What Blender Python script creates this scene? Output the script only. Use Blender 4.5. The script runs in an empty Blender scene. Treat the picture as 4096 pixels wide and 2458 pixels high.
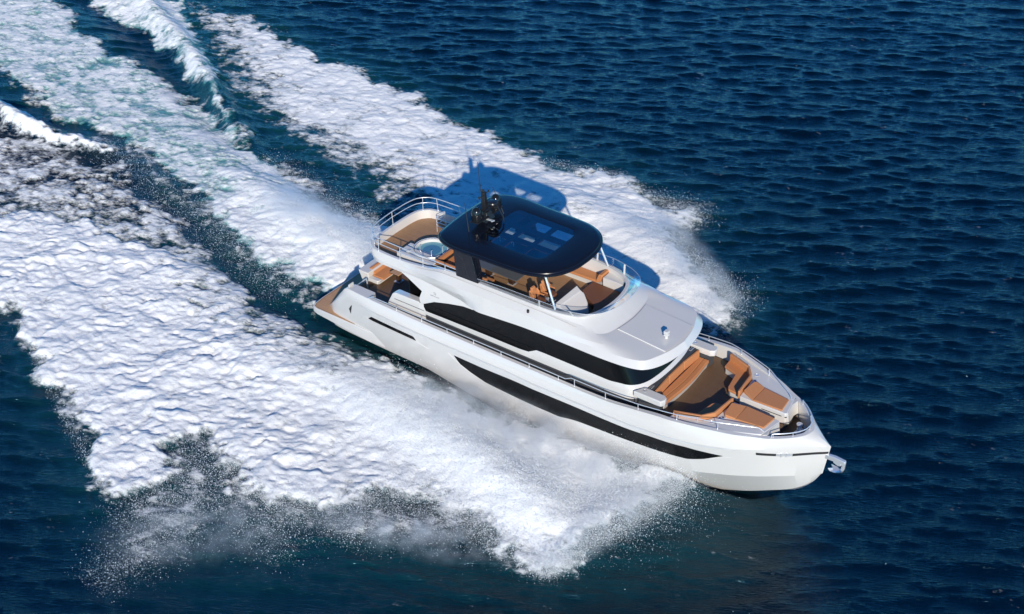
import bpy, bmesh, math, numpy as np
from mathutils import Matrix, Vector
rad = math.radians
SC = bpy.context.scene
COL = SC.collection
rng = np.random.default_rng(7)

# ------------------------------------------------------------------ frames
TRIM = rad(2.2)                       # the yacht planes with her bow a little up
T = Matrix.Translation((0, 0, -0.25)) @ Matrix.Rotation(-TRIM, 4, 'Y')

# ------------------------------------------------------------------ camera
TH, AL, RO = rad(34.70187), rad(37.52874), rad(-1.82757)
fw = Vector((-math.sin(AL) * math.cos(TH), math.cos(AL) * math.cos(TH), -math.sin(TH)))
rt = Vector((math.cos(AL), math.sin(AL), 0))
up = rt.cross(fw)
r2 = rt * math.cos(RO) + up * math.sin(RO)
u2 = -rt * math.sin(RO) + up * math.cos(RO)
cm = Matrix(((r2.x, u2.x, -fw.x, 55.8), (r2.y, u2.y, -fw.y, -55.0), (r2.z, u2.z, -fw.z, 52.3), (0, 0, 0, 1)))
cd = bpy.data.cameras.new('camera'); cam = bpy.data.objects.new('camera', cd); COL.objects.link(cam)
cam.matrix_world = T @ cm
cd.sensor_width = 36.0; cd.lens = 36.0 * 5735.917 / 4096.0
cd.clip_start = 0.5; cd.clip_end = 8000
SC.camera = cam

# ------------------------------------------------------------------ sky, sun, exposure
SUN_AZ, SUN_EL = rad(-50), rad(26)    # direction towards the sun, measured from +x
w = bpy.data.worlds.new("World"); SC.world = w; w.use_nodes = True
nt = w.node_tree; nt.nodes.clear()
bg = nt.nodes.new('ShaderNodeBackground'); out = nt.nodes.new('ShaderNodeOutputWorld')
sky = nt.nodes.new('ShaderNodeTexSky'); sky.sky_type = 'NISHITA'; sky.sun_disc = False
sky.sun_elevation = SUN_EL; sky.sun_rotation = math.pi / 2 - SUN_AZ
sky.air_density = 1.0; sky.dust_density = 0.15; sky.ozone_density = 4.0
bg.inputs[1].default_value = 0.068
tint = nt.nodes.new('ShaderNodeMix'); tint.data_type = 'RGBA'; tint.blend_type = 'MULTIPLY'; tint.inputs[0].default_value = 1; tint.inputs[7].default_value = (.36, .98, 1.36, 1)
hs_ = nt.nodes.new('ShaderNodeHueSaturation'); hs_.inputs['Saturation'].default_value = 1.25
wtc = nt.nodes.new('ShaderNodeTexCoord'); wsx = nt.nodes.new('ShaderNodeSeparateXYZ'); nt.links.new(wtc.outputs['Generated'], wsx.inputs[0])
w1 = nt.nodes.new('ShaderNodeMath'); w1.operation = 'SUBTRACT'; w1.use_clamp = True; w1.inputs[0].default_value = 1; nt.links.new(wsx.outputs['Z'], w1.inputs[1])
w2 = nt.nodes.new('ShaderNodeMath'); w2.operation = 'POWER'; w2.inputs[1].default_value = 2; nt.links.new(w1.outputs[0], w2.inputs[0])
w3 = nt.nodes.new('ShaderNodeMath'); w3.operation = 'MULTIPLY_ADD'; w3.inputs[1].default_value = 2.2; w3.inputs[2].default_value = 1; nt.links.new(w2.outputs[0], w3.inputs[0])
wv = nt.nodes.new('ShaderNodeVectorMath'); wv.operation = 'SCALE'; nt.links.new(w3.outputs[0], wv.inputs['Scale'])
nt.links.new(sky.outputs[0], hs_.inputs['Color']); nt.links.new(hs_.outputs[0], tint.inputs[6]); nt.links.new(tint.outputs[2], wv.inputs[0]); nt.links.new(wv.outputs[0], bg.inputs[0]); nt.links.new(bg.outputs[0], out.inputs[0])
sd = bpy.data.lights.new('sun', 'SUN'); sd.energy = 5.0; sd.angle = rad(0.5); sd.color = (1.0, 0.92, 0.79)
sun = bpy.data.objects.new('sun', sd); COL.objects.link(sun)
sdir = Vector((math.cos(SUN_AZ) * math.cos(SUN_EL), math.sin(SUN_AZ) * math.cos(SUN_EL), math.sin(SUN_EL)))
sun.rotation_euler = sdir.to_track_quat('Z', 'Y').to_euler(); sun.location = sdir * 200
SC.view_settings.view_transform = 'Standard'; SC.view_settings.look = 'None'
SC.view_settings.exposure = 0.0; SC.view_settings.gamma = 1
SC.cycles.max_bounces = 8; SC.cycles.transparent_max_bounces = 12
SC.cycles.sample_clamp_indirect = 8; SC.cycles.volume_bounces = 3; SC.cycles.volume_step_rate = 2; SC.cycles.volume_max_steps = 64

# ------------------------------------------------------------------ materials
def mat(name, base, rough=0.5, metal=0.0, coat=0.0, spec=0.5):
    m = bpy.data.materials.new(name); m.use_nodes = True
    p = m.node_tree.nodes['Principled BSDF']
    p.inputs['Base Color'].default_value = (*base, 1); p.inputs['Roughness'].default_value = rough
    p.inputs['Metallic'].default_value = metal; p.inputs['Coat Weight'].default_value = coat
    p.inputs['Coat Roughness'].default_value = 0.04; p.inputs['Specular IOR Level'].default_value = spec
    return m
def N(m, t, **k):
    n = m.node_tree.nodes.new(t)
    for a, b in k.items(): setattr(n, a, b)
    return n
def L(m, a, b): m.node_tree.links.new(a, b)
def varied(m, c1, c2, scale, detail=4, bump=0.0, bscale=None, bdist=0.01):
    p = m.node_tree.nodes['Principled BSDF']
    tc = N(m, 'ShaderNodeTexCoord'); nz = N(m, 'ShaderNodeTexNoise')
    nz.inputs['Scale'].default_value = scale; nz.inputs['Detail'].default_value = detail
    L(m, tc.outputs['Object'], nz.inputs['Vector'])
    mx = N(m, 'ShaderNodeMix', data_type='RGBA'); mx.inputs[6].default_value = (*c1, 1); mx.inputs[7].default_value = (*c2, 1)
    L(m, nz.outputs['Fac'], mx.inputs[0]); L(m, mx.outputs[2], p.inputs['Base Color'])
    if bump:
        b = N(m, 'ShaderNodeBump'); b.inputs['Strength'].default_value = bump; b.inputs['Distance'].default_value = bdist
        n2 = N(m, 'ShaderNodeTexNoise'); n2.inputs['Scale'].default_value = bscale or scale; n2.inputs['Detail'].default_value = 5
        L(m, tc.outputs['Object'], n2.inputs['Vector']); L(m, n2.outputs['Fac'], b.inputs['Height']); L(m, b.outputs['Normal'], p.inputs['Normal'])
    return m
GEL = varied(mat('white_gelcoat', (.64, .63, .61), .22, coat=.8), (.64, .615, .585), (.60, .575, .545), .35, 3)
GELIN = varied(mat('satin_white', (.66, .65, .63), .35), (.55, .53, .50), (.50, .48, .45), 1.2, 3)
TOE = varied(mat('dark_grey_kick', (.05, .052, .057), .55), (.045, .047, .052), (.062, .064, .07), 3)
BLACKG = mat('black_glass', (.005, .0055, .0065), .06, spec=.12)
NAVY = varied(mat('midnight_paint', (.006, .008, .014), .25, coat=.15, spec=.3), (.005, .0065, .012), (.008, .010, .017), .7, 3)
MASTM = varied(mat('black_satin_paint', (.012, .013, .015), .32), (.010, .011, .013), (.017, .018, .021), 4)
STEEL = varied(mat('polished_steel', (.8, .8, .8), .3, .55, spec=.8), (.82, .82, .83), (.76, .76, .78), 5)
TAN = varied(mat('tan_upholstery', (.50, .20, .075), .65), (.53, .215, .082), (.46, .182, .066), 9, 5, .25, 60, .004)
BROWN = varied(mat('chestnut_upholstery', (.16, .062, .03), .6), (.17, .066, .032), (.14, .055, .027), 9, 5, .2, 60, .004)
WOOD = varied(mat('dark_walnut', (.05, .024, .013), .4), (.055, .026, .014), (.04, .019, .010), 6)
TABLEM = mat('smoked_table_glass', (.09, .095, .10), .08)
RUBBER = varied(mat('black_rubber', (.015, .015, .016), .7), (.013, .013, .014), (.02, .02, .021), 8)
BLUEG = varied(mat('blue_grey_grating', (.03, .045, .075), .5), (.028, .042, .07), (.036, .052, .085), 5)
POOL = mat('tub_water', (.16, .36, .42), .03)
BRASS = mat('copper_band', (.6, .3, .18), .25, 1.0)
INK = mat('grey_lettering', (.09, .09, .10), .5)

def teak(name='teak_planking', dark=1.0, period=.075):
    m = mat(name, (.4, .22, .1), .55)
    p = m.node_tree.nodes['Principled BSDF']
    tc = N(m, 'ShaderNodeTexCoord'); sx = N(m, 'ShaderNodeSeparateXYZ'); L(m, tc.outputs['Object'], sx.inputs[0])
    dv = N(m, 'ShaderNodeMath', operation='DIVIDE'); dv.inputs[1].default_value = period; L(m, sx.outputs['Y'], dv.inputs[0])
    fr = N(m, 'ShaderNodeMath', operation='FRACT'); L(m, dv.outputs[0], fr.inputs[0])
    fl = N(m, 'ShaderNodeMath', operation='FLOOR'); L(m, dv.outputs[0], fl.inputs[0])
    gt = N(m, 'ShaderNodeMath', operation='GREATER_THAN'); gt.inputs[1].default_value = .84; L(m, fr.outputs[0], gt.inputs[0])
    wn = N(m, 'ShaderNodeTexWhiteNoise', noise_dimensions='1D'); L(m, fl.outputs[0], wn.inputs['W'])
    mp = N(m, 'ShaderNodeMapping'); mp.inputs['Scale'].default_value = (2, 24, 2); L(m, tc.outputs['Object'], mp.inputs[0])
    nz = N(m, 'ShaderNodeTexNoise'); nz.inputs['Scale'].default_value = 1.6; nz.inputs['Detail'].default_value = 5; L(m, mp.outputs[0], nz.inputs['Vector'])
    ad = N(m, 'ShaderNodeMath', operation='MULTIPLY_ADD'); ad.inputs[1].default_value = .45; L(m, wn.outputs[0], ad.inputs[0]); L(m, nz.outputs['Fac'], ad.inputs[2])
    c = N(m, 'ShaderNodeMix', data_type='RGBA')
    c.inputs[6].default_value = (.43 * dark, .225 * dark, .105 * dark, 1); c.inputs[7].default_value = (.56 * dark, .32 * dark, .16 * dark, 1)
    L(m, ad.outputs[0], c.inputs[0])
    k = N(m, 'ShaderNodeMix', data_type='RGBA'); k.inputs[7].default_value = (.03, .02, .015, 1)
    L(m, gt.outputs[0], k.inputs[0]); L(m, c.outputs[2], k.inputs[6]); L(m, k.outputs[2], p.inputs['Base Color'])
    return m
TEAK = teak()
TEAKD = teak('shaded_teak_planking', .27)  # same teak darkened: deck shade is put into the colour
TEAKM = teak('part_shaded_teak_planking', .68)  # fly deck teak toned between sunlit and shaded, shade mixed into the colour

def clear_glass(name, tint, refl=1.0):
    m = bpy.data.materials.new(name); m.use_nodes = True; t = m.node_tree; t.nodes.clear()
    o = N(m, 'ShaderNodeOutputMaterial'); mx = N(m, 'ShaderNodeMixShader'); tr = N(m, 'ShaderNodeBsdfTransparent'); gl = N(m, 'ShaderNodeBsdfGlossy')
    fr = N(m, 'ShaderNodeLayerWeight'); fr.inputs['Blend'].default_value = .5
    pw_ = N(m, 'ShaderNodeMath', operation='POWER'); pw_.inputs[1].default_value = 4.0; L(m, fr.outputs['Facing'], pw_.inputs[0])
    ml = N(m, 'ShaderNodeMath', operation='MULTIPLY_ADD'); ml.inputs[1].default_value = refl * .8; ml.inputs[2].default_value = .045 * refl
    tr.inputs[0].default_value = (*tint, 1); gl.inputs['Roughness'].default_value = .03; gl.inputs['Color'].default_value = (1, 1, 1, 1)
    L(m, pw_.outputs[0], ml.inputs[0]); L(m, ml.outputs[0], mx.inputs[0]); L(m, tr.outputs[0], mx.inputs[1]); L(m, gl.outputs[0], mx.inputs[2]); L(m, mx.outputs[0], o.inputs[0])
    return m
GLASS = clear_glass('clear_screen_glass', (.86, .88, .90), 1.6)
SKYG = clear_glass('tinted_roof_glass', (.80, .84, .88), 1.3)

# ------------------------------------------------------------------ mesh helpers
def pch(P):
    P = np.array(P, float); xs, ys = P[:, 0], P[:, 1]
    h = np.diff(xs); d = np.diff(ys) / h; m = np.zeros(len(xs)); m[0] = d[0]; m[-1] = d[-1]
    for i in range(1, len(xs) - 1):
        if d[i - 1] * d[i] > 0:
            a = 2 * h[i] + h[i - 1]; b = h[i] + 2 * h[i - 1]; m[i] = (a + b) / (a / d[i - 1] + b / d[i])
    def f(x):
        x = np.clip(np.asarray(x, float), xs[0], xs[-1]); i = np.clip(np.searchsorted(xs, x, 'right') - 1, 0, len(xs) - 2)
        t = (x - xs[i]) / h[i]
        return ys[i] * (1 + 2 * t) * (1 - t) ** 2 + m[i] * h[i] * t * (1 - t) ** 2 + ys[i + 1] * t * t * (3 - 2 * t) + m[i + 1] * h[i] * t * t * (t - 1)
    return f
def resample(pts, n, smooth=True):
    P = np.array(pts, float); k = np.arange(len(P)); t = np.linspace(0, len(P) - 1, n)
    if smooth: return np.stack([pch(np.stack([k, P[:, j]], 1))(t) for j in range(P.shape[1])], 1)
    return np.stack([np.interp(t, k, P[:, j]) for j in range(P.shape[1])], 1)
class MB:
    def __init__(s): s.v = []; s.f = []
    def add(s, vs, fs):
        o = len(s.v); s.v += [tuple(map(float, p)) for p in vs]; s.f += [tuple(o + i for i in f) for f in fs]; return s
    def box(s, x0, x1, y0, y1, z0, z1):
        return s.prism([(x0, y0), (x1, y0), (x1, y1), (x0, y1)], z0, z1)
    def prism(s, poly, z0, z1, top=None):
        n = len(poly); top = top or poly
        if np.isscalar(z1): z1 = [z1] * n
        vs = [(x, y, z0) for x, y in poly] + [(x, y, z) for (x, y), z in zip(top, z1)]
        return s.add(vs, [tuple(range(n))[::-1], tuple(range(n, 2 * n))] + [(i, (i + 1) % n, n + (i + 1) % n, n + i) for i in range(n)])
    def slab_xz(s, poly, y0, y1):
        n = len(poly); vs = [(x, y0, z) for x, z in poly] + [(x, y1, z) for x, z in poly]
        return s.add(vs, [tuple(range(n)), tuple(range(n, 2 * n))[::-1]] + [(i, n + i, n + (i + 1) % n, (i + 1) % n) for i in range(n)])
    def grid(s, rows, closed=False):
        rows = [np.asarray(r, float) for r in rows]; m = len(rows[0]); vs = np.concatenate(rows)
        fs = []
        for i in range(len(rows) - 1):
            for j in range(m - 1 + (1 if closed else 0)):
                k = (j + 1) % m; fs.append((i * m + j, i * m + k, (i + 1) * m + k, (i + 1) * m + j))
        return s.add(vs, fs)
    def tube(s, path, r, n=8, closed=False):
        P = [Vector(p) for p in path]; rings = []; prev = None; m = len(P)
        for i, p in enumerate(P):
            a = P[i - 1] if (i or closed) else p; b = P[(i + 1) % m] if (i < m - 1 or closed) else p
            d = (b - a).normalized()
            if prev is None: x = d.orthogonal().normalized()
            else: x = (prev - d * prev.dot(d)).normalized()
            prev = x; y = d.cross(x); rr = r[i] if hasattr(r, '__len__') else r
            rings.append([p + (x * math.cos(q * 2 * math.pi / n) + y * math.sin(q * 2 * math.pi / n)) * rr for q in range(n)])
        if closed: rings.append(rings[0])
        s.grid(rings, True)
        if not closed:
            o = len(s.v); s.f.append(tuple(range(o - n, o))); b = o - n * m; s.f.append(tuple(range(b, b + n))[::-1])
        return s
    def lathe(s, prof, c, n=32):
        rows = [[(c[0] + r * math.cos(q * 2 * math.pi / n), c[1] + r * math.sin(q * 2 * math.pi / n), c[2] + z) for q in range(n)] for r, z in prof]
        s.grid(rows, True); o = len(s.v)
        s.f.append(tuple(range(o - n, o))); b = o - n * len(prof); s.f.append(tuple(range(b, b + n))[::-1]); return s
    def mirror(s):
        o = len(s.v); s.v += [(x, -y, z) for x, y, z in s.v]; s.f += [tuple(o + i for i in f[::-1]) for f in s.f]; return s
    def flip(s, sg):
        if sg > 0: s.v = [(x, -y, z) for x, y, z in s.v]; s.f = [f[::-1] for f in s.f]
        return s
BASE = {}
def build(mb, name, m, parent=None, bevel=0.0, ang=35, label=None, merge=False, seg=2, fix=True):
    me = bpy.data.meshes.new(name); b = BASE.get(parent.name, Vector()) if parent else Vector()
    me.from_pydata([(x - b.x, y - b.y, z - b.z) for x, y, z in mb.v], [], mb.f)
    if fix or merge:
        bm = bmesh.new(); bm.from_mesh(me)
        if merge: bmesh.ops.remove_doubles(bm, verts=bm.verts, dist=1e-4)
        if fix: bmesh.ops.recalc_face_normals(bm, faces=bm.faces)
        bm.to_mesh(me); bm.free()
    me.materials.append(m)
    me.polygons.foreach_set('use_smooth', [True] * len(me.polygons)); me.set_sharp_from_angle(angle=rad(ang)); me.update()
    o = bpy.data.objects.new(name, me); COL.objects.link(o)
    if parent: o.parent = parent; BASE[o.name] = b
    if bevel:
        md = o.modifiers.new('bevel', 'BEVEL'); md.width = bevel; md.segments = seg; md.limit_method = 'ANGLE'; md.angle_limit = rad(30)
    if label: o['label'] = label
    return o
def thing(name, label, cat, base=(0, 0, 0), group=None):
    o = bpy.data.objects.new(name, None); COL.objects.link(o); o.empty_display_size = .3
    o.matrix_world = T @ Matrix.Translation(base); BASE[o.name] = Vector(base)
    o['label'] = label; o['category'] = cat
    if group: o['group'] = group
    return o

# ================================================================== WATER
#WATER_BEGIN
def vnoise(X, Y, sc, seed):
    r = np.random.default_rng(seed).random((256, 256)).astype(np.float32)
    x = X / sc; y = Y / sc; xi = np.floor(x).astype(np.int32); yi = np.floor(y).astype(np.int32)
    fx = (x - xi).astype(np.float32); fy = (y - yi).astype(np.float32); fx = fx * fx * fx * (fx * (fx * 6 - 15) + 10); fy = fy * fy * fy * (fy * (fy * 6 - 15) + 10)
    a = r[xi & 255, yi & 255]; b = r[(xi + 1) & 255, yi & 255]; c = r[xi & 255, (yi + 1) & 255]; d = r[(xi + 1) & 255, (yi + 1) & 255]
    return (a * (1 - fx) + b * fx) * (1 - fy) + (c * (1 - fx) + d * fx) * fy
def fbm(X, Y, sc, seed, oct=4):
    s = 0; a = 1; t = 0
    for o in range(oct):
        c, q = math.cos(1.1 * o), math.sin(1.1 * o)
        s = s + a * vnoise(X * c - Y * q + 37 * o, X * q + Y * c + 11 * o, sc / 2 ** o, seed + o); t += a; a *= .55
    return s / t
def worley(X, Y, c, seed):
    r = np.random.default_rng(seed).random((128, 128, 2)).astype(np.float32)
    x = X / c; y = Y / c; xi = np.floor(x).astype(np.int32); yi = np.floor(y).astype(np.int32); best = np.full(X.shape, 9., np.float32)
    for i in (-1, 0, 1):
        for j in (-1, 0, 1):
            q = r[(xi + i) & 127, (yi + j) & 127]
            best = np.minimum(best, (xi + i + q[..., 0] - x) ** 2 + (yi + j + q[..., 1] - y) ** 2)
    return best
def sst(a, b, x): t = np.clip((x - a) / (b - a), 0, 1); return t * t * (3 - 2 * t)
# coarse fields
GX0, GX1, GY0, GY1, GS = -70., 60., -45., 86., .4
gx = np.arange(GX0, GX1, GS); gy = np.arange(GY0, GY1, GS); CX, CY = np.meshgrid(gx, gy, indexing='ij')
def psdf(poly):
    P = np.array(poly, float); d = np.full(CX.shape, 1e9); ins = np.zeros(CX.shape, bool)
    for (ax, ay), (bx, by) in zip(P, np.roll(P, -1, 0)):
        ex, ey = bx - ax, by - ay; t = np.clip(((CX - ax) * ex + (CY - ay) * ey) / (ex * ex + ey * ey + 1e-9), 0, 1)
        d = np.minimum(d, (CX - ax - t * ex) ** 2 + (CY - ay - t * ey) ** 2)
        c = ((ay > CY) != (by > CY)) & (CX < ex * (CY - ay) / (by - ay + 1e-12) + ax); ins ^= c
    return np.where(ins, -1, 1) * np.sqrt(d)
def ldist(line):
    P = np.array(line, float); d = np.full(CX.shape, 1e9); tt = np.zeros(CX.shape)
    for i, ((ax, ay), (bx, by)) in enumerate(zip(P[:-1], P[1:])):
        ex, ey = bx - ax, by - ay; t = np.clip(((CX - ax) * ex + (CY - ay) * ey) / (ex * ex + ey * ey), 0, 1)
        q = (CX - ax - t * ex) ** 2 + (CY - ay - t * ey) ** 2; m = q < d; d = np.where(m, q, d); tt = np.where(m, (i + t) / (len(P) - 1), tt)
    return np.sqrt(d), tt
def samp(F, X, Y):
    x = np.clip((X - GX0) / GS, 0, F.shape[0] - 1.001); y = np.clip((Y - GY0) / GS, 0, F.shape[1] - 1.001)
    i = x.astype(int); j = y.astype(int); a = x - i; b = y - j
    return (F[i, j] * (1 - a) + F[i + 1, j] * a) * (1 - b) + (F[i, j + 1] * (1 - a) + F[i + 1, j + 1] * a) * b
# foam areas of the wake, outlined on the sea surface (metres)
S1=[(-27.0,-8.7),(-22.8,-5.6),(-17.9,-4.6),(-13.2,-3.6),(-11.4,-2.3),(-7.4,-3.0),(-4.1,-4.1),(-0.7,-4.6),(1.5,-4.6),(4.0,-4.8),(5.9,-4.2),(8.6,-3.4),(11.9,-3.2),(14.6,-3.1),(18.5,-3.2),(22.0,-3.7),(25.1,-3.4),(27.4,-1.5),(27.4,-2.5),(27.1,-5.0),(27.0,-6.3),(26.4,-8.1),(25.5,-9.4),(25.6,-11.5),(25.0,-12.6),(22.6,-12.4),(21.6,-12.5),(20.2,-12.3),(18.4,-11.7),(17.5,-11.3),(15.8,-11.6),(14.5,-13.1),(13.9,-14.3),(13.3,-14.6),(13.1,-15.9),(12.6,-16.5),(11.3,-16.0),(10.5,-16.9),(10.2,-17.6),(9.4,-17.7),(8.4,-17.3),(7.8,-18.1),(6.1,-16.4),(5.1,-16.4),(4.0,-15.7),(3.2,-15.3),(2.5,-17.6),(4.0,-18.5),(3.7,-19.8),(3.7,-21.3),(3.1,-21.7),(1.9,-21.9),(0.7,-21.4),(-0.5,-20.8),(-1.7,-19.7),(-2.5,-19.8),(-3.5,-19.7),(-5.0,-19.3),(-5.4,-18.4),(-6.2,-18.1),(-8.6,-17.5),(-10.0,-16.6),(-13.2,-15.3),(-15.6,-14.1),(-16.6,-14.6),(-19.9,-15.5),(-40,-14)]
U1=[(-36.6,-1.5),(-35.4,-0.2),(-31.3,1.3),(-27.1,0.9),(-22.7,2.3),(-17.7,1.7),(-12.4,-0.5),(-8.1,-2.3),(-3.4,-4.1),(-10.6,-3.0),(-17.1,-5.3),(-24.7,-8.4),(-40,-13.4)]
C1=[(-48.4,8.0),(-44.7,6.9),(-40.0,5.8),(-32.4,4.5),(-27.0,4.5),(-21.5,4.0),(-16.9,3.0),(-11.1,0.5),(-6.2,-0.8),(-2.9,-1.1),(-0.5,-0.5),(1.3,1.1),(-0.1,6.2),(-3.8,7.0),(-5.7,6.5),(-8.2,6.7),(-12.9,8.2),(-15.6,8.4),(-17.9,9.0),(-22.2,10.6),(-26.9,12.1),(-30.9,12.6),(-35.6,13.7),(-41.2,14.5),(-46.1,15.9),(-52.1,18.0),(-56.9,19.0),(-66,18),(-66,8)]
W1=[(-40.9,2.4),(-39.0,2.6),(-35.5,2.2),(-32.2,2.4),(-29.1,2.6),(-26.3,3.3),(-25.8,2.6),(-28.1,1.8),(-31.3,0.9),(-33.6,0.3),(-36.2,0.4),(-44,0.3)]
R1=[(-55,23.),(-48.9,20.4),(-41.8,19.2),(-34.9,17.2),(-29.3,14.3),(-23.4,11.8),(-20.1,10.1),(-16.0,8.6),(-16.8,9.0),(-20.8,10.8),(-24.3,13.2),(-28.2,15.6),(-31.4,17.9),(-34.4,19.6),(-38.1,21.9),(-42.8,25.0),(-50,30)]
F1=[(-50,30),(-42.8,25.0),(-40.8,25.6),(-37.8,24.8),(-36.5,25.5),(-33.7,25.8),(-31.6,25.8),(-29.0,24.6),(-27.2,24.8),(-24.0,23.4),(-21.6,24.8),(-19.0,24.4),(-17.7,23.5),(-16.2,23.8),(-13.4,23.6),(-11.8,22.2),(-8.2,21.9),(-4.2,22.4),(-3.3,21.5),(-0.3,21.8),(0.9,20.8),(3.7,21.5),(6.5,22.8),(9.2,21.9),(10.3,21.3),(11.3,20.7),(13.4,21.9),(13.9,20.6),(12.8,18.4),(14.6,17.3),(15.8,15.6),(18.1,14.9),(20.1,14.7),(21.4,13.8),(21.4,11.9),(20.9,10.2),(17.4,10.9),(11.6,11.5),(5.9,11.3),(0.6,10.2),(-1.0,8.1),(-3.3,9.0),(-6.7,10.3),(-9.7,11.0),(-13.2,11.7),(-15.9,12.2),(-18.5,12.3),(-21.1,13.1),(-25.1,14.8),(-28.5,16.3),(-33.2,19.4)]
K1=[(-26.1,3.6),(-22.4,3.6),(-16.5,2.2),(-11.1,0.5),(-6.4,-1.0),(-3.0,-1.4),(-0.4,-1.0),(0.2,-2.8),(-1.6,-3.6),(-5.6,-3.4),(-10.5,-1.6),(-16.2,0.4),(-22.1,1.7)]
K2=[(-15.5,10.0),(-11.2,9.1),(-6.8,8.2),(-3.8,8.7),(-1.9,7.4),(-3.3,6.4),(-5.8,6.2),(-9.3,7.0),(-13.6,8.1),(-15.9,8.5)]
P1=[(-28.8,16.1),(-24.2,17.2),(-20.9,15.7),(-18.1,12.5),(-21.8,12.0),(-25.3,14.1)]
M1=[(2.8,-17.4),(3.2,-15.3),(5.2,-16.3),(6.3,-16.4),(7.8,-18.0),(8.6,-17.5),(9.5,-17.8),(10.5,-16.9),(11.3,-16.1),(12.6,-16.6),(13.8,-15.2),(15.0,-16.5),(13.0,-17.4),(12.6,-18.6),(13.0,-19.5),(11.8,-19.8),(10.6,-20.2),(8.8,-19.5),(7.8,-20.3),(9.0,-21.7),(8.0,-24.7),(7.4,-26.4),(6.8,-26.1),(6.0,-24.2),(4.6,-22.6),(3.8,-21.4),(3.7,-19.8)]
M2=[(12.9,-14.4),(15.7,-12.7),(18.1,-11.5),(20.2,-12.3),(22.3,-12.0),(21.5,-12.7),(20.0,-13.2),(18.2,-14.6),(15.9,-16.4),(14.8,-16.6)]
M3=[(10.5,21.5),(13.7,22.4),(14.4,20.7),(13.4,17.9),(16.0,15.8),(18.5,15.3),(20.9,15.0),(21.9,14.0),(22.0,11.9),(21.1,10.4),(18.0,12.5),(12.9,16.0)]
TT=[(-8.0,-16.6),(9.3,-15.1),(24.8,-13.1),(26.6,-8.1),(30.8,-3.2),(31.3,-8.8),(20.4,-17.8),(13.4,-22.3),(8.7,-25.1),(1.5,-23.0)]
D = np.zeros(CX.shape)
for poly, den, soft in ((S1, 1., 1.7), (U1, .60, 2.6), (C1, 1., 2.4), (W1, .95, .9), (R1, .74, 1.3), (F1, 1., 1.6), (K1, .52, 1.6), (K2, .46, 1.2), (M1, .40, 2.4), (M2, .44, 2.0), (M3, .62, 1.8)):
    D = np.maximum(D, den * np.clip(.5 - psdf(poly) / soft, 0, 1))
fid, _ = ldist([(-44, 24), (-33.2,19.4),(-28.5,16.3),(-25.1,14.8),(-21.1,13.1),(-18.5,12.3),(-15.9,12.2),(-13.2,11.7),(-9.7,11.0),(-6.7,10.3),(-3.3,9.0)])
inF = psdf(F1) < .5
D = np.where(inF, D * (.44 + .50 * sst(0, 6.5, fid)), D)
D = np.where(psdf(C1) < .5, np.minimum(D, .66 + .34 * sst(-22, -4, CX)), D)
upd, _ = ldist([(-44, .5), (-36.6,-1.5),(-31.3,1.3),(-22.7,2.3),(-12.4,-0.5),(-3.4,-4.1),(4, -4.8)])
D = np.where(psdf(S1) < .3, np.minimum(D, .62 + .38 * sst(1., 5.5, upd)), D)
pd = psdf(P1); D = np.where(pd < .8, np.minimum(D, .60 + .4 * sst(-.8, .8, pd)), D)
trd, trt = ldist([(-26, 2.2), (-21.8,1.5),(-17.1,0.8),(-12.4,-0.5),(-6.6,-2.6),(-1.6,-4.0),(2.1,-4.2),(6.6,-3.9),(11.1,-3.7),(17.2,-3.9)])
D = D * (1 - .85 * np.exp(-(trd / .75) ** 2))
ptd, _ = ldist([(-50.4,20.4),(-45.1,18.8),(-39.6,17.7),(-33.2,15.6),(-27.2,12.7),(-20.7,10.0),(-15.2,8.0),(-10.8,6.9),(-5.6,6.0)])
AE = np.clip(.5 - psdf(TT) / 7, 0, 1) * .42
AE = np.maximum(AE, np.where(psdf(C1) < 0, .98, 0)); AE = np.maximum(AE, np.where(psdf(R1) < 0, .9, 0))
for poly in (S1, C1, F1): AE = np.maximum(AE, .42 * np.exp(-np.clip(psdf(poly), 0, 99) / 2.0))
AE = np.maximum(AE, .45 * np.clip(.5 - psdf(K1) / 2, 0, 1))
gld, _ = ldist([(-15, 2.9), (-11.5, 1.2), (-7, -.1), (-3, -.9)]); AE = np.maximum(AE, .95 * np.exp(-(gld / 1.0) ** 2))
H = np.zeros(CX.shape)
def ridge(line, h, wd, prof):
    global H
    d, t = ldist(line); H = H + h * np.exp(-(d / wd) ** 2) * np.interp(t, np.linspace(0, 1, len(prof)), prof)
ridge([(1, 3.0), (-3.4,3.6),(-7.6,4.2),(-13.3,5.6),(-18.0,6.8),(-24.0,8.0)], 1.1, 2.4, (.5, 1, .9, .6, .35, .1))
ridge([(-16.1,8.6),(-20.0,10.6),(-23.6,12.4),(-27.7,14.6),(-34.6,18.4),(-41.6,21.4),(-50,25)], .95, 1.0, (.25, .8, 1, 1, .9, .8, .6))
ridge([(-44, 1.5),(-39.4,1.5),(-34.7,1.4),(-30.8,1.8),(-26.1,2.8)], .9, .8, (1, 1, 1, .8, .2))
ridge([(-23.4,2.9),(-17.7,1.7),(-12.2,0.0),(-6.5,-1.7),(-0.7,-2.3)], .5, 1.3, (.2, .8, 1, .8, .3))
ridge([(-21.8,1.5),(-17.1,0.8),(-12.4,-0.5),(-6.6,-2.4),(-1.6,-3.6),(2.1,-3.8),(6.6,-3.1)], -.55, 1.2, (.2, .9, 1, 1, .8, .6, .4))
ridge([(-50.4,20.4),(-39.6,17.7),(-27.2,12.7),(-15.2,8.0),(-5.6,6.0)], -.45, 1.5, (1, 1, 1, .9, .4))
ridge([(27.4,-3.0),(25.9,-6.3),(24.4,-9.4),(22.0,-9.2),(17.5,-8.3),(12.6,-7.7),(7.5,-7.4),(0, -8)], 1.25, 1.9, (.3, .7, .6, .9, 1, .8, .55, .2))
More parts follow.
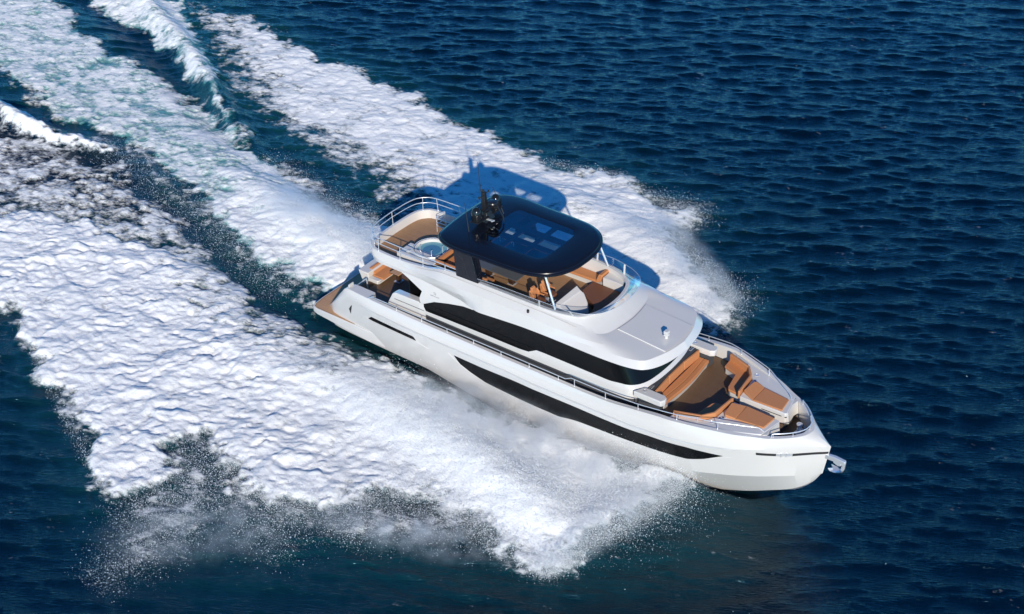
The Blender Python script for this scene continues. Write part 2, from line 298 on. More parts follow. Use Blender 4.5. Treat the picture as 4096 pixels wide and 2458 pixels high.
ridge([(21.0,12.6),(17.9,13.6),(13.8,15.7),(8.8,17.2),(2.2,17.2)], .9, 1.9, (.3, .8, 1, .7, .3))
ridge([(15, -4.4), (19, -4.5), (23, -4.1), (26, -3.1), (27.5, -2.2)], .7, .9, (.2, .7, 1, 1, .5))
HULLP = [(0, -3.3), (20, -3.5), (25, -3.1), (28, -2.2), (30.5, -1.2), (31.5, 0), (30.5, 1.2), (28, 2.2), (25, 3.1), (20, 3.5), (0, 3.3)]
HD = psdf(HULLP)
# fine mesh: two-metre cells that lie in or near the surveyed patch of sea, a plain sheet beyond
VQ = [(-55.6, 15.3), (18.8, 71.5), (45.5, -.6), (4.8, -31.)]
VD = psdf(VQ); STEP = .1; CELL = 2.0; nc = 20
cells = [(i, j) for i in range(-36, 31) for j in range(-24, 44) if samp(VD, np.array([i * CELL + 1.]), np.array([j * CELL + 1.]))[0] < 4.5]
key = {}
ij = np.array(cells)
base = (ij * nc)[:, None, None, :]
a = np.arange(nc)
FI = (base[..., 0] + a[None, :, None]).reshape(-1, 1) + 0 * a[None, :1]; FI = np.broadcast_to(base[..., 0] + a[None, :, None], (len(ij), nc, nc)).ravel()
FJ = np.broadcast_to(base[..., 1] + a[None, None, :], (len(ij), nc, nc)).ravel()
K = 100000
code = lambda i, j: (i.astype(np.int64) + 5000) * K + (j + 5000)
quads = np.stack([code(FI, FJ), code(FI + 1, FJ), code(FI + 1, FJ + 1), code(FI, FJ + 1)], 1)
uq, inv = np.unique(quads.ravel(), return_inverse=True); quads = inv.reshape(-1, 4)
X = ((uq // K) - 5000) * STEP; Y = ((uq % K) - 5000) * STEP
X = X.astype(np.float64); Y = Y.astype(np.float64)
wx = (fbm(X, Y, 2.2, 11, 4) - .5) * 2.6; wy = (fbm(X, Y, 2.2, 23, 4) - .5) * 2.6
wx = wx + (fbm(X, Y, .5, 13, 3) - .5) * .9; wy = wy + (fbm(X, Y, .5, 29, 3) - .5) * .9
d = samp(D, X + wx, Y + wy); d = np.maximum(d * .9, np.minimum(d, samp(D, X + .3 * wx, Y + .3 * wy) + .35)); ae = samp(AE, X + wx, Y + wy)
# long streaks run with the flow of the wake
ca, sa = math.cos(rad(-8)), math.sin(rad(-8)); XR, YR = X * ca - Y * sa, X * sa + Y * ca
n1 = fbm(XR * .55, YR, 1.1, 3, 4); n2 = fbm(XR * .7, YR, .38, 5, 3)
nn = np.clip((.5 * n1 + .5 * n2 - .5) * 2.1 + .5, 0, 1)
SM = np.zeros(CX.shape)
for ln, wd in (([(27, -3.5), (25.4, -7), (22, -9), (14, -8.5), (7, -8)], 3.2), ([(1, 3.), (-4, 3.8), (-10, 5)], 2.2), ([(20.5, 12), (16, 15), (10, 17)], 2.0)):
    SM = np.maximum(SM, np.exp(-(ldist(ln)[0] / wd) ** 2))
sm = samp(SM, X, Y)
cb, sb = math.cos(rad(-28)), math.sin(rad(-28)); XS, YS = (X * cb - Y * sb) * .72, (X * sb + Y * cb)
gm = sst(-6, 14, Y) * .35 + 0 * X  # the far foam is churned finer
la = 1 - np.minimum(worley(XS + .22 * wx, YS + .22 * wy, .85, 1) * 1.1, 1.); lb = 1 - np.minimum(worley(XS + .12 * wx, YS + .1 * wy, .42, 2) * 1.1, 1.); lc = 1 - np.minimum(worley(XS, YS, .22, 8) * 1.1, 1.)
fb = fbm(X, Y, .9, 51, 4); mod = .45 + 1.1 * fbm(X, Y, 2.6, 61, 3)
bil = 1 - np.abs(fbm(XS, YS, 1.3, 71, 4) * 2 - 1) * 2.2
fb2 = fbm(XS * .8, YS, .45, 91, 4)
def billow(sc, seed, n=3):
    s_ = 0; q = 1; t_ = 0
    for o in range(n):
        co, so = math.cos(.9 * o + .4), math.sin(.9 * o + .4)
        s_ = s_ + q * np.abs(vnoise((XS + .5 * wx) * co - (YS + .4 * wy) * so, (XS + .5 * wx) * so + (YS + .4 * wy) * co, sc / 2 ** o, seed + o) * 2 - 1); t_ += q; q *= .55
    return s_ / t_
bw = billow(1.15, 111); bw2 = billow(.5, 131)
lump = (.30 * np.sqrt(bw) * mod * (1 - .6 * gm) + .12 * np.sqrt(bw2) + .06 * la * mod + .05 * lb + .035 * lc + .22 * (fb - .5) + .12 * (fb2 - .5)) * (1 - .68 * sm) * (.92 - .42 * sst(-4, 12, Y))
val = np.clip(.5 - 1.15 * bw, 0, 1) + .5 * np.clip(.4 - 1.2 * bw2, 0, 1)
gap = fbm(XS * .6, YS, 1.6, 101, 4)
foam = d * 1.10 - .60 * nn + .05 - (.42 * val * (.5 + gap) + .40 * np.clip(.45 - fb, 0, 1) + .9 * np.clip(.40 - gap, 0, 1)) * (1 - .75 * sm)
cov = sst(.0, .42, foam)
h = samp(H, X, Y)
# wind sea
amp = np.zeros_like(X); wr = np.random.default_rng(4)
for k in range(90):
    lam = 10 ** wr.uniform(-.45, .42); th = rad(121) + wr.normal(0, .24); q = 2 * math.pi / lam
    A = .0037 * lam ** .82; amp += A * np.sin(q * (X * math.cos(th) + Y * math.sin(th)) + wr.uniform(0, 6.28))
gust = .55 + .9 * fbm(X, Y, 14, 77, 3)
amp = amp * gust
amp = amp + .35 * np.abs(amp)
amp = amp + .55 * sst(.1, .5, ae) * (1 - sst(.9, 1, ae)) * (fbm(XS, YS, .9, 151, 4) - .5) * .7
big = .22 * (fbm(X, Y, 3.0, 31, 3) - .5)
soft = sst(.35, .95, d)
z = h + amp * (1 - .75 * cov) + cov * (lump * (.35 + .65 * soft) + big)
hd = samp(HD, X, Y)
z = np.where(hd < .35, np.minimum(z, -.42 + .42 * sst(-.2, .35, hd) + np.minimum(z, 0) * sst(-.2, .35, hd)), z)
z = z * sst(5.0, 2.5, samp(VD, X, Y)) if False else z * (1 - sst(2.0, 3.0, samp(VD, X, Y)))
V = np.stack([X, Y, z], 1)

WM = bpy.data.materials.new('sea_and_foam'); WM.use_nodes = True; p = WM.node_tree.nodes['Principled BSDF']; mo = WM.node_tree.nodes['Material Output']
tc = N(WM, 'ShaderNodeTexCoord')
af = N(WM, 'ShaderNodeAttribute', attribute_name='foam'); aa = N(WM, 'ShaderNodeAttribute', attribute_name='aeration')
n1s = N(WM, 'ShaderNodeTexNoise'); n1s.inputs['Scale'].default_value = 5.0; n1s.inputs['Detail'].default_value = 6; n1s.inputs['Roughness'].default_value = .7
L(WM, tc.outputs['Object'], n1s.inputs['Vector'])
ma = N(WM, 'ShaderNodeMath', operation='MULTIPLY_ADD'); ma.inputs[1].default_value = .55; L(WM, n1s.outputs['Fac'], ma.inputs[0]); L(WM, af.outputs['Fac'], ma.inputs[2])
vr2 = N(WM, 'ShaderNodeVectorRotate'); vr2.inputs['Angle'].default_value = rad(-22); L(WM, tc.outputs['Object'], vr2.inputs[0])
mp2 = N(WM, 'ShaderNodeMapping'); mp2.inputs['Scale'].default_value = (1.3, 4.2, 2); L(WM, vr2.outputs[0], mp2.inputs[0])
n2s = N(WM, 'ShaderNodeTexNoise'); n2s.inputs['Scale'].default_value = 1.5; n2s.inputs['Detail'].default_value = 7; n2s.inputs['Roughness'].default_value = .68; n2s.inputs['Distortion'].default_value = .6; L(WM, mp2.outputs[0], n2s.inputs['Vector'])
mb_ = N(WM, 'ShaderNodeMath', operation='MULTIPLY_ADD'); mb_.inputs[1].default_value = .9; L(WM, n2s.outputs['Fac'], mb_.inputs[0]); L(WM, ma.outputs[0], mb_.inputs[2])
cv = N(WM, 'ShaderNodeMapRange', interpolation_type='SMOOTHSTEP'); cv.inputs['From Min'].default_value = .74; cv.inputs['From Max'].default_value = 1.36; L(WM, mb_.outputs[0], cv.inputs['Value'])
wc = N(WM, 'ShaderNodeMix', data_type='RGBA'); wc.inputs[6].default_value = (.0001, .0042, .0105, 1); wc.inputs[7].default_value = (.006, .062, .070, 1)
lo = N(WM, 'ShaderNodeMapRange'); lo.inputs['From Max'].default_value = .7; L(WM, aa.outputs['Fac'], lo.inputs['Value'])
hi = N(WM, 'ShaderNodeMapRange'); hi.inputs['From Min'].default_value = .7; L(WM, aa.outputs['Fac'], hi.inputs['Value'])
wm2 = N(WM, 'ShaderNodeMix', data_type='RGBA'); wm2.inputs[7].default_value = (.10, .27, .27, 1)
L(WM, lo.outputs[0], wc.inputs[0]); L(WM, wc.outputs[2], wm2.inputs[6]); L(WM, hi.outputs[0], wm2.inputs[0]); L(WM, wm2.outputs[2], p.inputs['Base Color'])
p.inputs['Roughness'].default_value = .09; p.inputs['IOR'].default_value = 1.42; p.inputs['Specular Tint'].default_value = (.45, .95, 1.25, 1)
vr = N(WM, 'ShaderNodeVectorRotate'); vr.inputs['Angle'].default_value = rad(-30); L(WM, tc.outputs['Object'], vr.inputs[0])
mp = N(WM, 'ShaderNodeMapping'); mp.inputs['Scale'].default_value = (.5, 2.3, 1); L(WM, vr.outputs[0], mp.inputs[0])
wn_ = N(WM, 'ShaderNodeTexNoise'); wn_.inputs['Scale'].default_value = 3.6; wn_.inputs['Detail'].default_value = 7; wn_.inputs['Roughness'].default_value = .6; L(WM, mp.outputs[0], wn_.inputs['Vector'])
wb = N(WM, 'ShaderNodeBump'); wb.inputs['Strength'].default_value = .9; wb.inputs['Distance'].default_value = .10; L(WM, wn_.outputs['Fac'], wb.inputs['Height']); L(WM, wb.outputs['Normal'], p.inputs['Normal'])
fo = N(WM, 'ShaderNodeBsdfPrincipled'); fo.inputs['Base Color'].default_value = (.84, .84, .825, 1); fo.inputs['Roughness'].default_value = .85; fo.inputs['Specular IOR Level'].default_value = .2
fn = N(WM, 'ShaderNodeTexNoise'); fn.inputs['Scale'].default_value = 9; fn.inputs['Detail'].default_value = 6; fn.inputs['Roughness'].default_value = .65; L(WM, tc.outputs['Object'], fn.inputs['Vector'])
fb = N(WM, 'ShaderNodeBump'); fb.inputs['Strength'].default_value = .6; fb.inputs['Distance'].default_value = .085; L(WM, fn.outputs['Fac'], fb.inputs['Height']); L(WM, fb.outputs['Normal'], fo.inputs['Normal'])
ms = N(WM, 'ShaderNodeMixShader'); L(WM, cv.outputs[0], ms.inputs[0]); L(WM, p.outputs[0], ms.inputs[1]); L(WM, fo.outputs[0], ms.inputs[2]); L(WM, ms.outputs[0], mo.inputs['Surface'])

def sea_mesh(name, Vv, Q, attrs):
    used, iv = np.unique(Q.ravel(), return_inverse=True); Q = iv.reshape(-1, 4); Vv = Vv[used]
    me = bpy.data.meshes.new(name); me.vertices.add(len(Vv)); me.vertices.foreach_set('co', Vv.astype(np.float32).ravel())
    me.loops.add(Q.size); me.loops.foreach_set('vertex_index', Q.astype(np.int32).ravel())
    me.polygons.add(len(Q)); me.polygons.foreach_set('loop_start', np.arange(0, Q.size, 4, dtype=np.int32))
    me.polygons.foreach_set('use_smooth', np.ones(len(Q), bool))
    for k, v in attrs.items():
        at = me.attributes.new(k, 'FLOAT', 'POINT'); at.data.foreach_set('value', v[used].astype(np.float32))
    me.update(calc_edges=True); me.materials.append(WM)
    o = bpy.data.objects.new(name, me); COL.objects.link(o); return o
fc = foam[quads].mean(1)
# plain sheet beyond the patch, out to the horizon
inset = set(map(tuple, cells)); cv_, cq = [], []; ids = {}
def vid(x, y):
    k = (round(x, 3), round(y, 3))
    if k not in ids: ids[k] = len(cv_); cv_.append((x, y, 0))
    return ids[k]
for i in range(-40, 35):
    for j in range(-28, 48):
        if (i, j) not in inset: cq.append([vid(2 * i, 2 * j), vid(2 * i + 2, 2 * j), vid(2 * i + 2, 2 * j + 2), vid(2 * i, 2 * j + 2)])
E = 3500.
for x0, x1, y0, y1 in ((-E, -80, -E, E), (70, E, -E, E), (-80, 70, -E, -56), (-80, 70, 96, E)):
    cq.append([len(cv_), len(cv_) + 1, len(cv_) + 2, len(cv_) + 3]); cv_ += [(x0, y0, 0), (x1, y0, 0), (x1, y1, 0), (x0, y1, 0)]
nb = len(V); V2 = np.concatenate([V, np.array(cv_, float)]); z1 = np.full(len(cv_), -.3)
qs = np.concatenate([quads[fc <= .02], np.array(cq) + nb])
att = {'foam': np.concatenate([foam, z1]), 'aeration': np.concatenate([ae, z1 * 0])}
sea = sea_mesh('sea', V2, qs, att); sea['kind'] = 'structure'
fo_o = sea_mesh('wake_foam', V2, quads[fc > .02], att); fo_o['kind'] = 'stuff'
fo_o['label'] = 'white churned foam of the wake spreading behind the yacht'; fo_o['category'] = 'foam'

# droplets thrown up by the bow and along the ragged foam edges
def spray():
    r = np.random.default_rng(12); pts = []
    def inpoly(poly, n, hmax, grow=.6):
        P = np.array(poly); x = r.uniform(P[:, 0].min() - 1, P[:, 0].max() + 1, n * 4); y = r.uniform(P[:, 1].min() - 1, P[:, 1].max() + 1, n * 4)
        s_ = samp(psdf(poly), x, y); m = s_ < r.normal(0, grow, len(x)); x, y = x[m][:n], y[m][:n]
        pts.append(np.stack([x, y, samp(H, x, y) + .1 + hmax * r.random(len(x)) ** 2], 1))
    def online(line, n, wd, hmax):
        P = np.array(line); t = r.random(n) * (len(P) - 1); i = t.astype(int); f = (t - i)[:, None]
        q = P[i] * (1 - f) + P[i + 1] * f + r.normal(0, wd, (n, 2))
        pts.append(np.stack([q[:, 0], q[:, 1], samp(H, q[:, 0], q[:, 1]) + .1 + hmax * r.random(n) ** 2], 1))
    inpoly(M1, 60000, .5, .9); inpoly(M2, 30000, .8, .8); inpoly(M3, 36000, .9, .8)
    online([(27.4, -2.4), (27.2, -5.), (26.6, -7.9), (25.7, -9.6), (25.4, -11.6), (24.6, -12.8)], 50000, .36, 1.2)
    online([(24.6, -12.6), (21.6, -12.5), (18.4, -11.7), (15.8, -11.6), (13.3, -14.9), (10.2, -17.4), (6, -16.4)], 36000, .5, .9)
    online([(26.8, -3.6), (24.8, -7.5), (21, -9), (15, -8.5), (9, -8)], 160000, 1.5, 2.0)
    online([(16, -4.6), (20, -4.7), (24, -4.2), (27, -2.9)], 50000, .5, 1.1)
    online([(20.5, 11.5), (20.8, 13.6), (18, 15.2), (14.5, 17.4), (13.4, 21.4)], 26000, .45, 1.1)
    online([(13.6, 21.5), (10, 21.6), (6.5, 22.6), (1, 21)], 9000, .3, .5)
    online([(0.5, 2.5), (-4, 4), (-9, 5)], 50000, 1.2, 1.0)
    online([(-16, 9), (-6, 7.2), (-1, 6.5)], 12000, .8, .4)
    online([(-27, 3), (-12, 0), (-3, -2.2)], 24000, 1.0, .4)
    online([(2, -21.8), (-3, -19.9), (-9, -17.2), (-14, -15)], 5000, .25, .3)
    C = np.concatenate(pts); hd_ = samp(HD, C[:, 0], C[:, 1]); C = C[hd_ > .45]; n = len(C)
    tet = np.array([(1, 1, 1), (1, -1, -1), (-1, 1, -1), (-1, -1, 1)]) / 1.5
    rot = r.normal(size=(n, 3, 3)); rot, _ = np.linalg.qr(rot)
    sz = r.lognormal(math.log(.0052), .75, n); sz = np.minimum(sz, .03)
    Vv = (np.einsum('kj,nij->nki', tet, rot) * sz[:, None, None] + C[:, None, :]).reshape(-1, 3)
    F = (np.array([(0, 1, 2), (0, 3, 1), (0, 2, 3), (1, 3, 2)])[None] + 4 * np.arange(n)[:, None, None]).reshape(-1, 3)
    me = bpy.data.meshes.new('spray'); me.vertices.add(len(Vv)); me.vertices.foreach_set('co', Vv.astype(np.float32).ravel())
    me.loops.add(F.size); me.loops.foreach_set('vertex_index', F.astype(np.int32).ravel()); me.polygons.add(len(F)); me.polygons.foreach_set('loop_start', np.arange(0, F.size, 3, dtype=np.int32))
    me.update(calc_edges=True); me.materials.append(mat('spray_drops', (.88, .9, .92), .6))
    o = bpy.data.objects.new('spray', me); COL.objects.link(o); o['kind'] = 'stuff'
    o['label'] = 'fine white spray drops thrown off the bow wave and foam edges'; o['category'] = 'spray'
spray()
# soft mist hanging over the bow waves and the propeller wash
MI = bpy.data.materials.new('spray_mist'); MI.use_nodes = True; MI.node_tree.nodes.clear()
mo2 = N(MI, 'ShaderNodeOutputMaterial'); pv = N(MI, 'ShaderNodeVolumePrincipled'); L(MI, pv.outputs[0], mo2.inputs['Volume'])
pv.inputs['Color'].default_value = (.97, .98, 1, 1); pv.inputs['Anisotropy'].default_value = .2
g = N(MI, 'ShaderNodeTexCoord'); ge = N(MI, 'ShaderNodeNewGeometry')
ln = N(MI, 'ShaderNodeVectorMath', operation='LENGTH'); L(MI, g.outputs['Object'], ln.inputs[0])
fa = N(MI, 'ShaderNodeMapRange', interpolation_type='SMOOTHSTEP'); fa.inputs['From Min'].default_value = 1.0; fa.inputs['From Max'].default_value = .25; L(MI, ln.outputs['Value'], fa.inputs['Value'])
mn = N(MI, 'ShaderNodeTexNoise'); mn.inputs['Scale'].default_value = .75; mn.inputs['Detail'].default_value = 4; mn.inputs['Roughness'].default_value = .62; L(MI, ge.outputs['Position'], mn.inputs['Vector'])
mr = N(MI, 'ShaderNodeMapRange'); mr.inputs['From Min'].default_value = .40; mr.inputs['From Max'].default_value = .68; L(MI, mn.outputs['Fac'], mr.inputs['Value'])
md_ = N(MI, 'ShaderNodeMath', operation='MULTIPLY'); L(MI, fa.outputs[0], md_.inputs[0]); L(MI, mr.outputs[0], md_.inputs[1])
oi = N(MI, 'ShaderNodeObjectInfo'); me_ = N(MI, 'ShaderNodeMath', operation='MULTIPLY'); L(MI, md_.outputs[0], me_.inputs[0]); L(MI, oi.outputs['Color'], me_.inputs[1])
m5 = N(MI, 'ShaderNodeMath', operation='MULTIPLY'); m5.inputs[1].default_value = 10; L(MI, me_.outputs[0], m5.inputs[0]); L(MI, m5.outputs[0], pv.inputs['Density'])
def mist(p0, p1, wd, ht, den, z0, label):
    p0 = Vector((*p0, z0)); p1 = Vector((*p1, z0)); me = bpy.data.meshes.new('spray_mist'); bm = bmesh.new(); bmesh.ops.create_icosphere(bm, subdivisions=3, radius=1.0); bm.to_mesh(me); bm.free(); me.materials.append(MI)
    o = bpy.data.objects.new('spray_mist', me); COL.objects.link(o); dv = p1 - p0
    o.matrix_world = Matrix.Translation((p0 + p1) / 2) @ Matrix.Rotation(math.atan2(dv.y, dv.x), 4, 'Z') @ Matrix.Diagonal((dv.length / 2, wd, ht, 1))
    o.color = (den / 10, den / 10, den / 10, 1); o['kind'] = 'stuff'; o['label'] = label; o['category'] = 'mist'
mist((29, -2.6), (6, -8.6), 4.2, 2.3, 1.3, .5, 'white spray mist billowing off the near bow wave against the hull')
mist((27.8, -1.2), (24.2, -13.8), 1.6, 1.5, 1.8, .3, 'curtain of spray mist fanning out from the bow toward the viewer')
mist((13.6, -16.5), (4.0, -25.5), 3.0, .8, .75, .1, 'faint mist drifting below the near foam field, lower left')
mist((24, -12.4), (11, -17), 2.0, 1.0, 1.0, .2, 'thin mist along the ragged lower edge of the near bow wave')
mist((23.5, 10.6), (9, 20.5), 2.6, 1.5, 1.2, .3, 'spray mist on the far side of the bow')
mist((2, 2.6), (-14, 5.6), 2.6, 1.6, 1.5, .6, 'white mist over the propeller wash right behind the stern')
#WATER_END

# ================================================================== YACHT (boat frame: x forward, y to port, z up)
yacht = thing('motor_yacht', 'white flybridge motor yacht with black hardtop speeding across the blue sea', 'yacht')
X0 = [(1.25,2.75),(2,3.15),(3,3.4),(4,3.55),(6,3.68),(10,3.78),(20,3.84),(24,3.9),(26.33,3.82),(27.46,3.54),(28.69,3.16),(29.93,2.69),(30.91,2.2),(31.41,1.97),(31.86,1.65),(32.4,1.19),(32.75,.8),(33.0,.35),(33.08,0)]
CAPY = pch(X0)
CAPZ = pch([(1.25,1.3),(2,2.05),(3,3.2),(3.5,3.72),(4,3.82),(20,3.82),(22.5,3.9),(24.7,4.17),(26.3,4.32),(27.5,4.27),(28.7,4.21),(29.9,4.13),(31,4.09),(33.08,4.06)])
CIY = pch([(1.25,2.72),(2,2.86),(3,2.88),(3.5,2.9),(5.4,2.92),(5.5,3.44),(6,3.46),(10,3.56),(20,3.62),(24,3.67),(26.3,3.58),(28.7,2.9),(30.9,1.95),(31.44,1.67),(32.26,1.05),(32.6,.66),(32.78,.25),(32.8,0)])
KNY = pch([(1.25,2.8),(2,3.25),(3,3.47),(4,3.62),(6,3.85),(10,4.0),(22,4.02),(25,3.98),(26.5,3.88),(28,3.62),(29.5,3.15),(31,2.42),(32.12,1.6),(32.87,.98),(33.6,.4),(34,.12),(34.15,0)])
KNZ = pch([(1.25,1.27),(2,1.95),(3,2.7),(4,3.0),(5,3.2),(16,3.2),(18,3.12),(24,3.13),(25.65,3.22),(27.5,3.3),(30,3.4),(32,3.45),(34.15,3.5)])
CHY = pch([(1.25,2.8),(2,3.22),(4,3.38),(6,3.44),(10,3.5),(16,3.55),(20,3.64),(22.2,3.62),(25,3.45),(27.55,3.14),(29.35,2.7),(30.82,2.1),(32.2,1.34),(33.3,.5),(33.87,0)])
CHZ = pch([(1.25,.4),(8,.42),(12,.3),(16,.32),(20,.55),(22.2,.66),(25,.84),(27.55,.9),(29.35,1.14),(30.82,1.31),(32.2,1.46),(33.87,1.53)])
BOY = pch([(1.25,2.8),(2,3.2),(4,3.33),(10,3.43),(17,3.42),(20,3.3),(22,2.92),(25,2.55),(27,2.0),(28.5,1.55),(29.85,1.15),(31.3,.78),(32.5,.45),(33.2,.2),(33.79,0)])
BOZ = pch([(1.25,.2),(9,.2),(12,-.2),(15,-.6),(17,-.75),(20,-.9),(22,-1.15),(25,-1.22),(27,-1.3),(28.5,-1.15),(29.85,-.9),(31.3,-.4),(32.5,.1),(33.2,.6),(33.79,1.45)])
KEZ = pch([(1.25,-.6),(20,-1.6),(27,-1.7),(30,-1.3),(32.27,-.44),(33.1,.32),(33.47,.83),(33.79,1.45)])
FLZ = pch([(1.25,1.2),(3.3,1.2),(3.5,2.7),(6.3,2.7),(6.6,3.4),(31.2,3.4),(31.4,3.0),(32.8,3.0)])
def XM(s, xe):
    s = np.asarray(s, float); return np.where(s <= 31, s, 31 + (s - 31) / 3.15 * (xe - 31))
def SIDE(s, v, off=0.0):
    xk = XM(s, 34.15); xc = XM(s, 33.87); v = np.asarray(v, float)
    P = np.stack([xk * (1 - v) + xc * v, -(KNY(xk) * (1 - v) + CHY(xc) * v), KNZ(xk) * (1 - v) + CHZ(xc) * v], -1)
    if off:
        e = .02; a = SIDE(np.asarray(s) - e, v); b = SIDE(np.minimum(np.asarray(s) + e, 34.15), v); c = SIDE(s, v + .02); n = np.cross(b - a, c - P)
        n /= np.linalg.norm(n, axis=-1, keepdims=True) + 1e-9; n *= np.where(n[..., 1:2] > 0, -1, 1); P = P + n * off
    return P
ST = np.unique(np.concatenate([np.linspace(1.25, 6, 40), np.linspace(6, 26, 50), np.linspace(26, 34.15, 90), [5.4, 5.5]]))
def row(f, z, xe): x = XM(ST, xe); return np.stack([x, -np.maximum(f(x), 0), z(x)], -1)
xi = XM(ST, 32.8); xo = XM(ST, 33.08)
rows = [np.stack([xi, -np.maximum(CIY(xi) - .03, 0), np.minimum(FLZ(xi), CAPZ(xi) - .05)], -1), np.stack([xi, -CIY(xi), CAPZ(xo)], -1), row(CAPY, CAPZ, 33.08)]
c, k = rows[-1], row(KNY, KNZ, 34.15)
for t in (.25, .5, .75):
    b = .05 * math.sin(math.pi * t) * np.interp(ST, [1.25, 4, 28, 31], [0, 1, 1, .3])
    q = c * (1 - t) + k * t; q[:, 1] -= np.where(q[:, 1] < -.02, b, 0); q[:, 2] += b * .6; rows.append(q)
rows += [k]
ch = row(CHY, CHZ, 33.87)
for t in (.12, .5): rows.append(k * (1 - t) + ch * t)
rows += [ch, row(BOY, BOZ, 33.79), np.stack([XM(ST, 33.79), 0 * ST, KEZ(XM(ST, 33.79))], -1)]
hull = build(MB().grid(rows).mirror(), 'hull', GEL, yacht, ang=18, merge=True)
def hull_strip(lst, off, n=90):
    a = np.array(lst, float); s = np.linspace(a[0, 0], a[-1, 0], n); vt = np.interp(s, a[:, 0], a[:, 1]); vb = np.interp(s, a[:, 0], a[:, 2])
    R = [SIDE(s, vt, -.01)] + [SIDE(s, vt * (1 - t) + vb * t, off) for t in (0, .25, .5, .75, 1)] + [SIDE(s, vb, -.01)]
    return MB().grid(R)
BW = [(12.17,.226,.228),(12.5,.228,.402),(13.24,.232,.523),(14.28,.236,.633),(15.6,.222,.668),(17.2,.2,.688),(19.55,.192,.713),(20.2,.19,.655),(20.85,.19,.623),(22.24,.2,.608),(23.9,.212,.622),(25.4,.2,.633),(26.6,.21,.628),(27.6,.206,.613),(28.55,.25,.492),(29.49,.306,.308)]
AW = [(5.37,.30,.312),(5.67,.211,.318),(9.1,.206,.304),(9.23,.29,.303)]
SL = [(11.73,.228,.232),(12.45,.42,.445),(13.2,.53,.575),(14.26,.64,.69),(17.2,.695,.735),(19.4,.72,.785),(20.3,.66,.74),(21,.63,.66)]
SL2 = [(27.5,.62,.63),(28.4,.515,.675),(29.95,.33,.36)]
STR = [(31.05,.091,.176),(31.95,.16,.242),(32.6,.19,.275),(34.12,.181,.256)]
for sg in (-1, 1):
    build(hull_strip(BW, .012).flip(sg), 'hull_window', BLACKG, hull, ang=50)
    build(hull_strip(AW, .012, 40).flip(sg), 'hull_window', BLACKG, hull, ang=50)
    build(hull_strip([(4.66,.367,.372),(4.98,.325,.39),(9.3,.315,.40),(10.14,.388,.392)], .035, 40).flip(sg), 'window_sill', GEL, hull, ang=50)
    build(hull_strip(SL, .02).flip(sg), 'window_sill', GEL, hull, ang=50)
    build(hull_strip(SL2, .02, 40).flip(sg), 'window_sill', GEL, hull, ang=50)
    build(hull_strip([(3.62,.255,.257),(3.72,.2,.40),(3.8,.16,.30),(3.98,.10,.105)], .008, 16).flip(sg), 'vent_slit', RUBBER, hull, ang=50)
    s = np.linspace(4.6, 30.6, 120)
    m = MB(); P = [tuple(q) for q in SIDE(s, .02, .0)]
    m.tube(P, np.interp(s, [4.6, 5, 29.8, 30.6], [.005, .035, .035, .005]), 8)
    build(m.flip(sg), 'rub_rail', GELIN, hull, ang=60)
    m = MB(); m.tube([tuple(q) for q in SIDE(np.linspace(5, 30.2, 120), .045, .012)], .014, 6); build(m.flip(sg), 'rail_inlay', STEEL, hull, ang=60)
    st = build(hull_strip(STR, .010, 60).flip(sg), 'bow_stripe', RUBBER, hull, ang=50)
    build(hull_strip([(31.92,.158,.24),(32.62,.192,.276)], .016, 20).flip(sg), 'fairlead', STEEL, hull, ang=50)
    m = MB()
    for ss in (32.14, 32.36):
        P = SIDE(np.array([ss]), np.array([.21]), .02)[0]; m.lathe([(.0, -.13), (.05, -.12), (.035, -.05), (.035, .05), (.05, .12), (.0, .13)], P, 12)
    build(m.flip(sg), 'fairlead', STEEL, hull, ang=50)
# swim platform
pl = [(.30,0),(.24,-1.2),(.22,-2.4),(.28,-3.2),(.42,-3.48),(.8,-3.56),(5.0,-3.58),(6.3,-3.46)]
pl = pl[::-1] + [(x, -y) for x, y in pl[1:]]
zu = [float(np.interp(x, [.2, 1.5, 3.5, 6.3], [.86, .68, .46, .36])) for x, y in pl]
m = MB().prism(pl, 0, 1.2); m.v = [(x, y, zu[i] if i < len(pl) else z) for i, (x, y, z) in enumerate(m.v)]
plat = build(m, 'swim_platform', GEL, yacht, .03)
tk = [(.36,0),(.31,-1.2),(.29,-2.4),(.36,-3.14),(.48,-3.4),(.82,-3.49),(3.9,-3.5),(3.95,-3.2),(3.2,0)]
tk = tk[::-1] + [(x, -y) for x, y in tk[1:-1]]
build(MB().prism(tk, 1.19, 1.206), 'teak_deck', TEAK, plat)
bd = MB().tube([(x, y, 1.205) for x, y in [(.40,1.),(.36,-1.2),(.345,-2.4),(.41,-3.1),(.52,-3.36),(.85,-3.44),(3.8,-3.46)]], .010, 5); build(bd, 'deck_seam', RUBBER, plat)
# decks
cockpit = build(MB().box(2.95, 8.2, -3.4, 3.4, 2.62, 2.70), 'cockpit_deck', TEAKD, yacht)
for sg in (-1, 1):
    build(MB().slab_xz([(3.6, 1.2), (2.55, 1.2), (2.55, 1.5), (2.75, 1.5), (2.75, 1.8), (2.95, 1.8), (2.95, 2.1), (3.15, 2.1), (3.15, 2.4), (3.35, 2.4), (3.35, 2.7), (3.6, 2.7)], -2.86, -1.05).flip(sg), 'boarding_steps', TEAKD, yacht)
sd = MB()
for sg in (-1, 1):
    q = [(6.4, -3.5), (12, -3.6), (20, -3.64), (26.4, -3.62), (26.4, -2.3), (24.6, -2.3), (23, -2.75), (6.4, -2.75)]
    sd.prism([(x, y * -sg) for x, y in (q if sg < 0 else q[::-1])], 3.35, 3.42)
build(sd, 'side_deck', RUBBER if False else TOE, yacht)
for sg in (-1, 1):
    m = MB()
    for k in range(9): m.box(6.55, 9.35, -3.36 + .045 * k, -3.335 + .045 * k, 3.42, 3.45)
    build(m.flip(sg), 'side_grating', BLUEG, yacht)
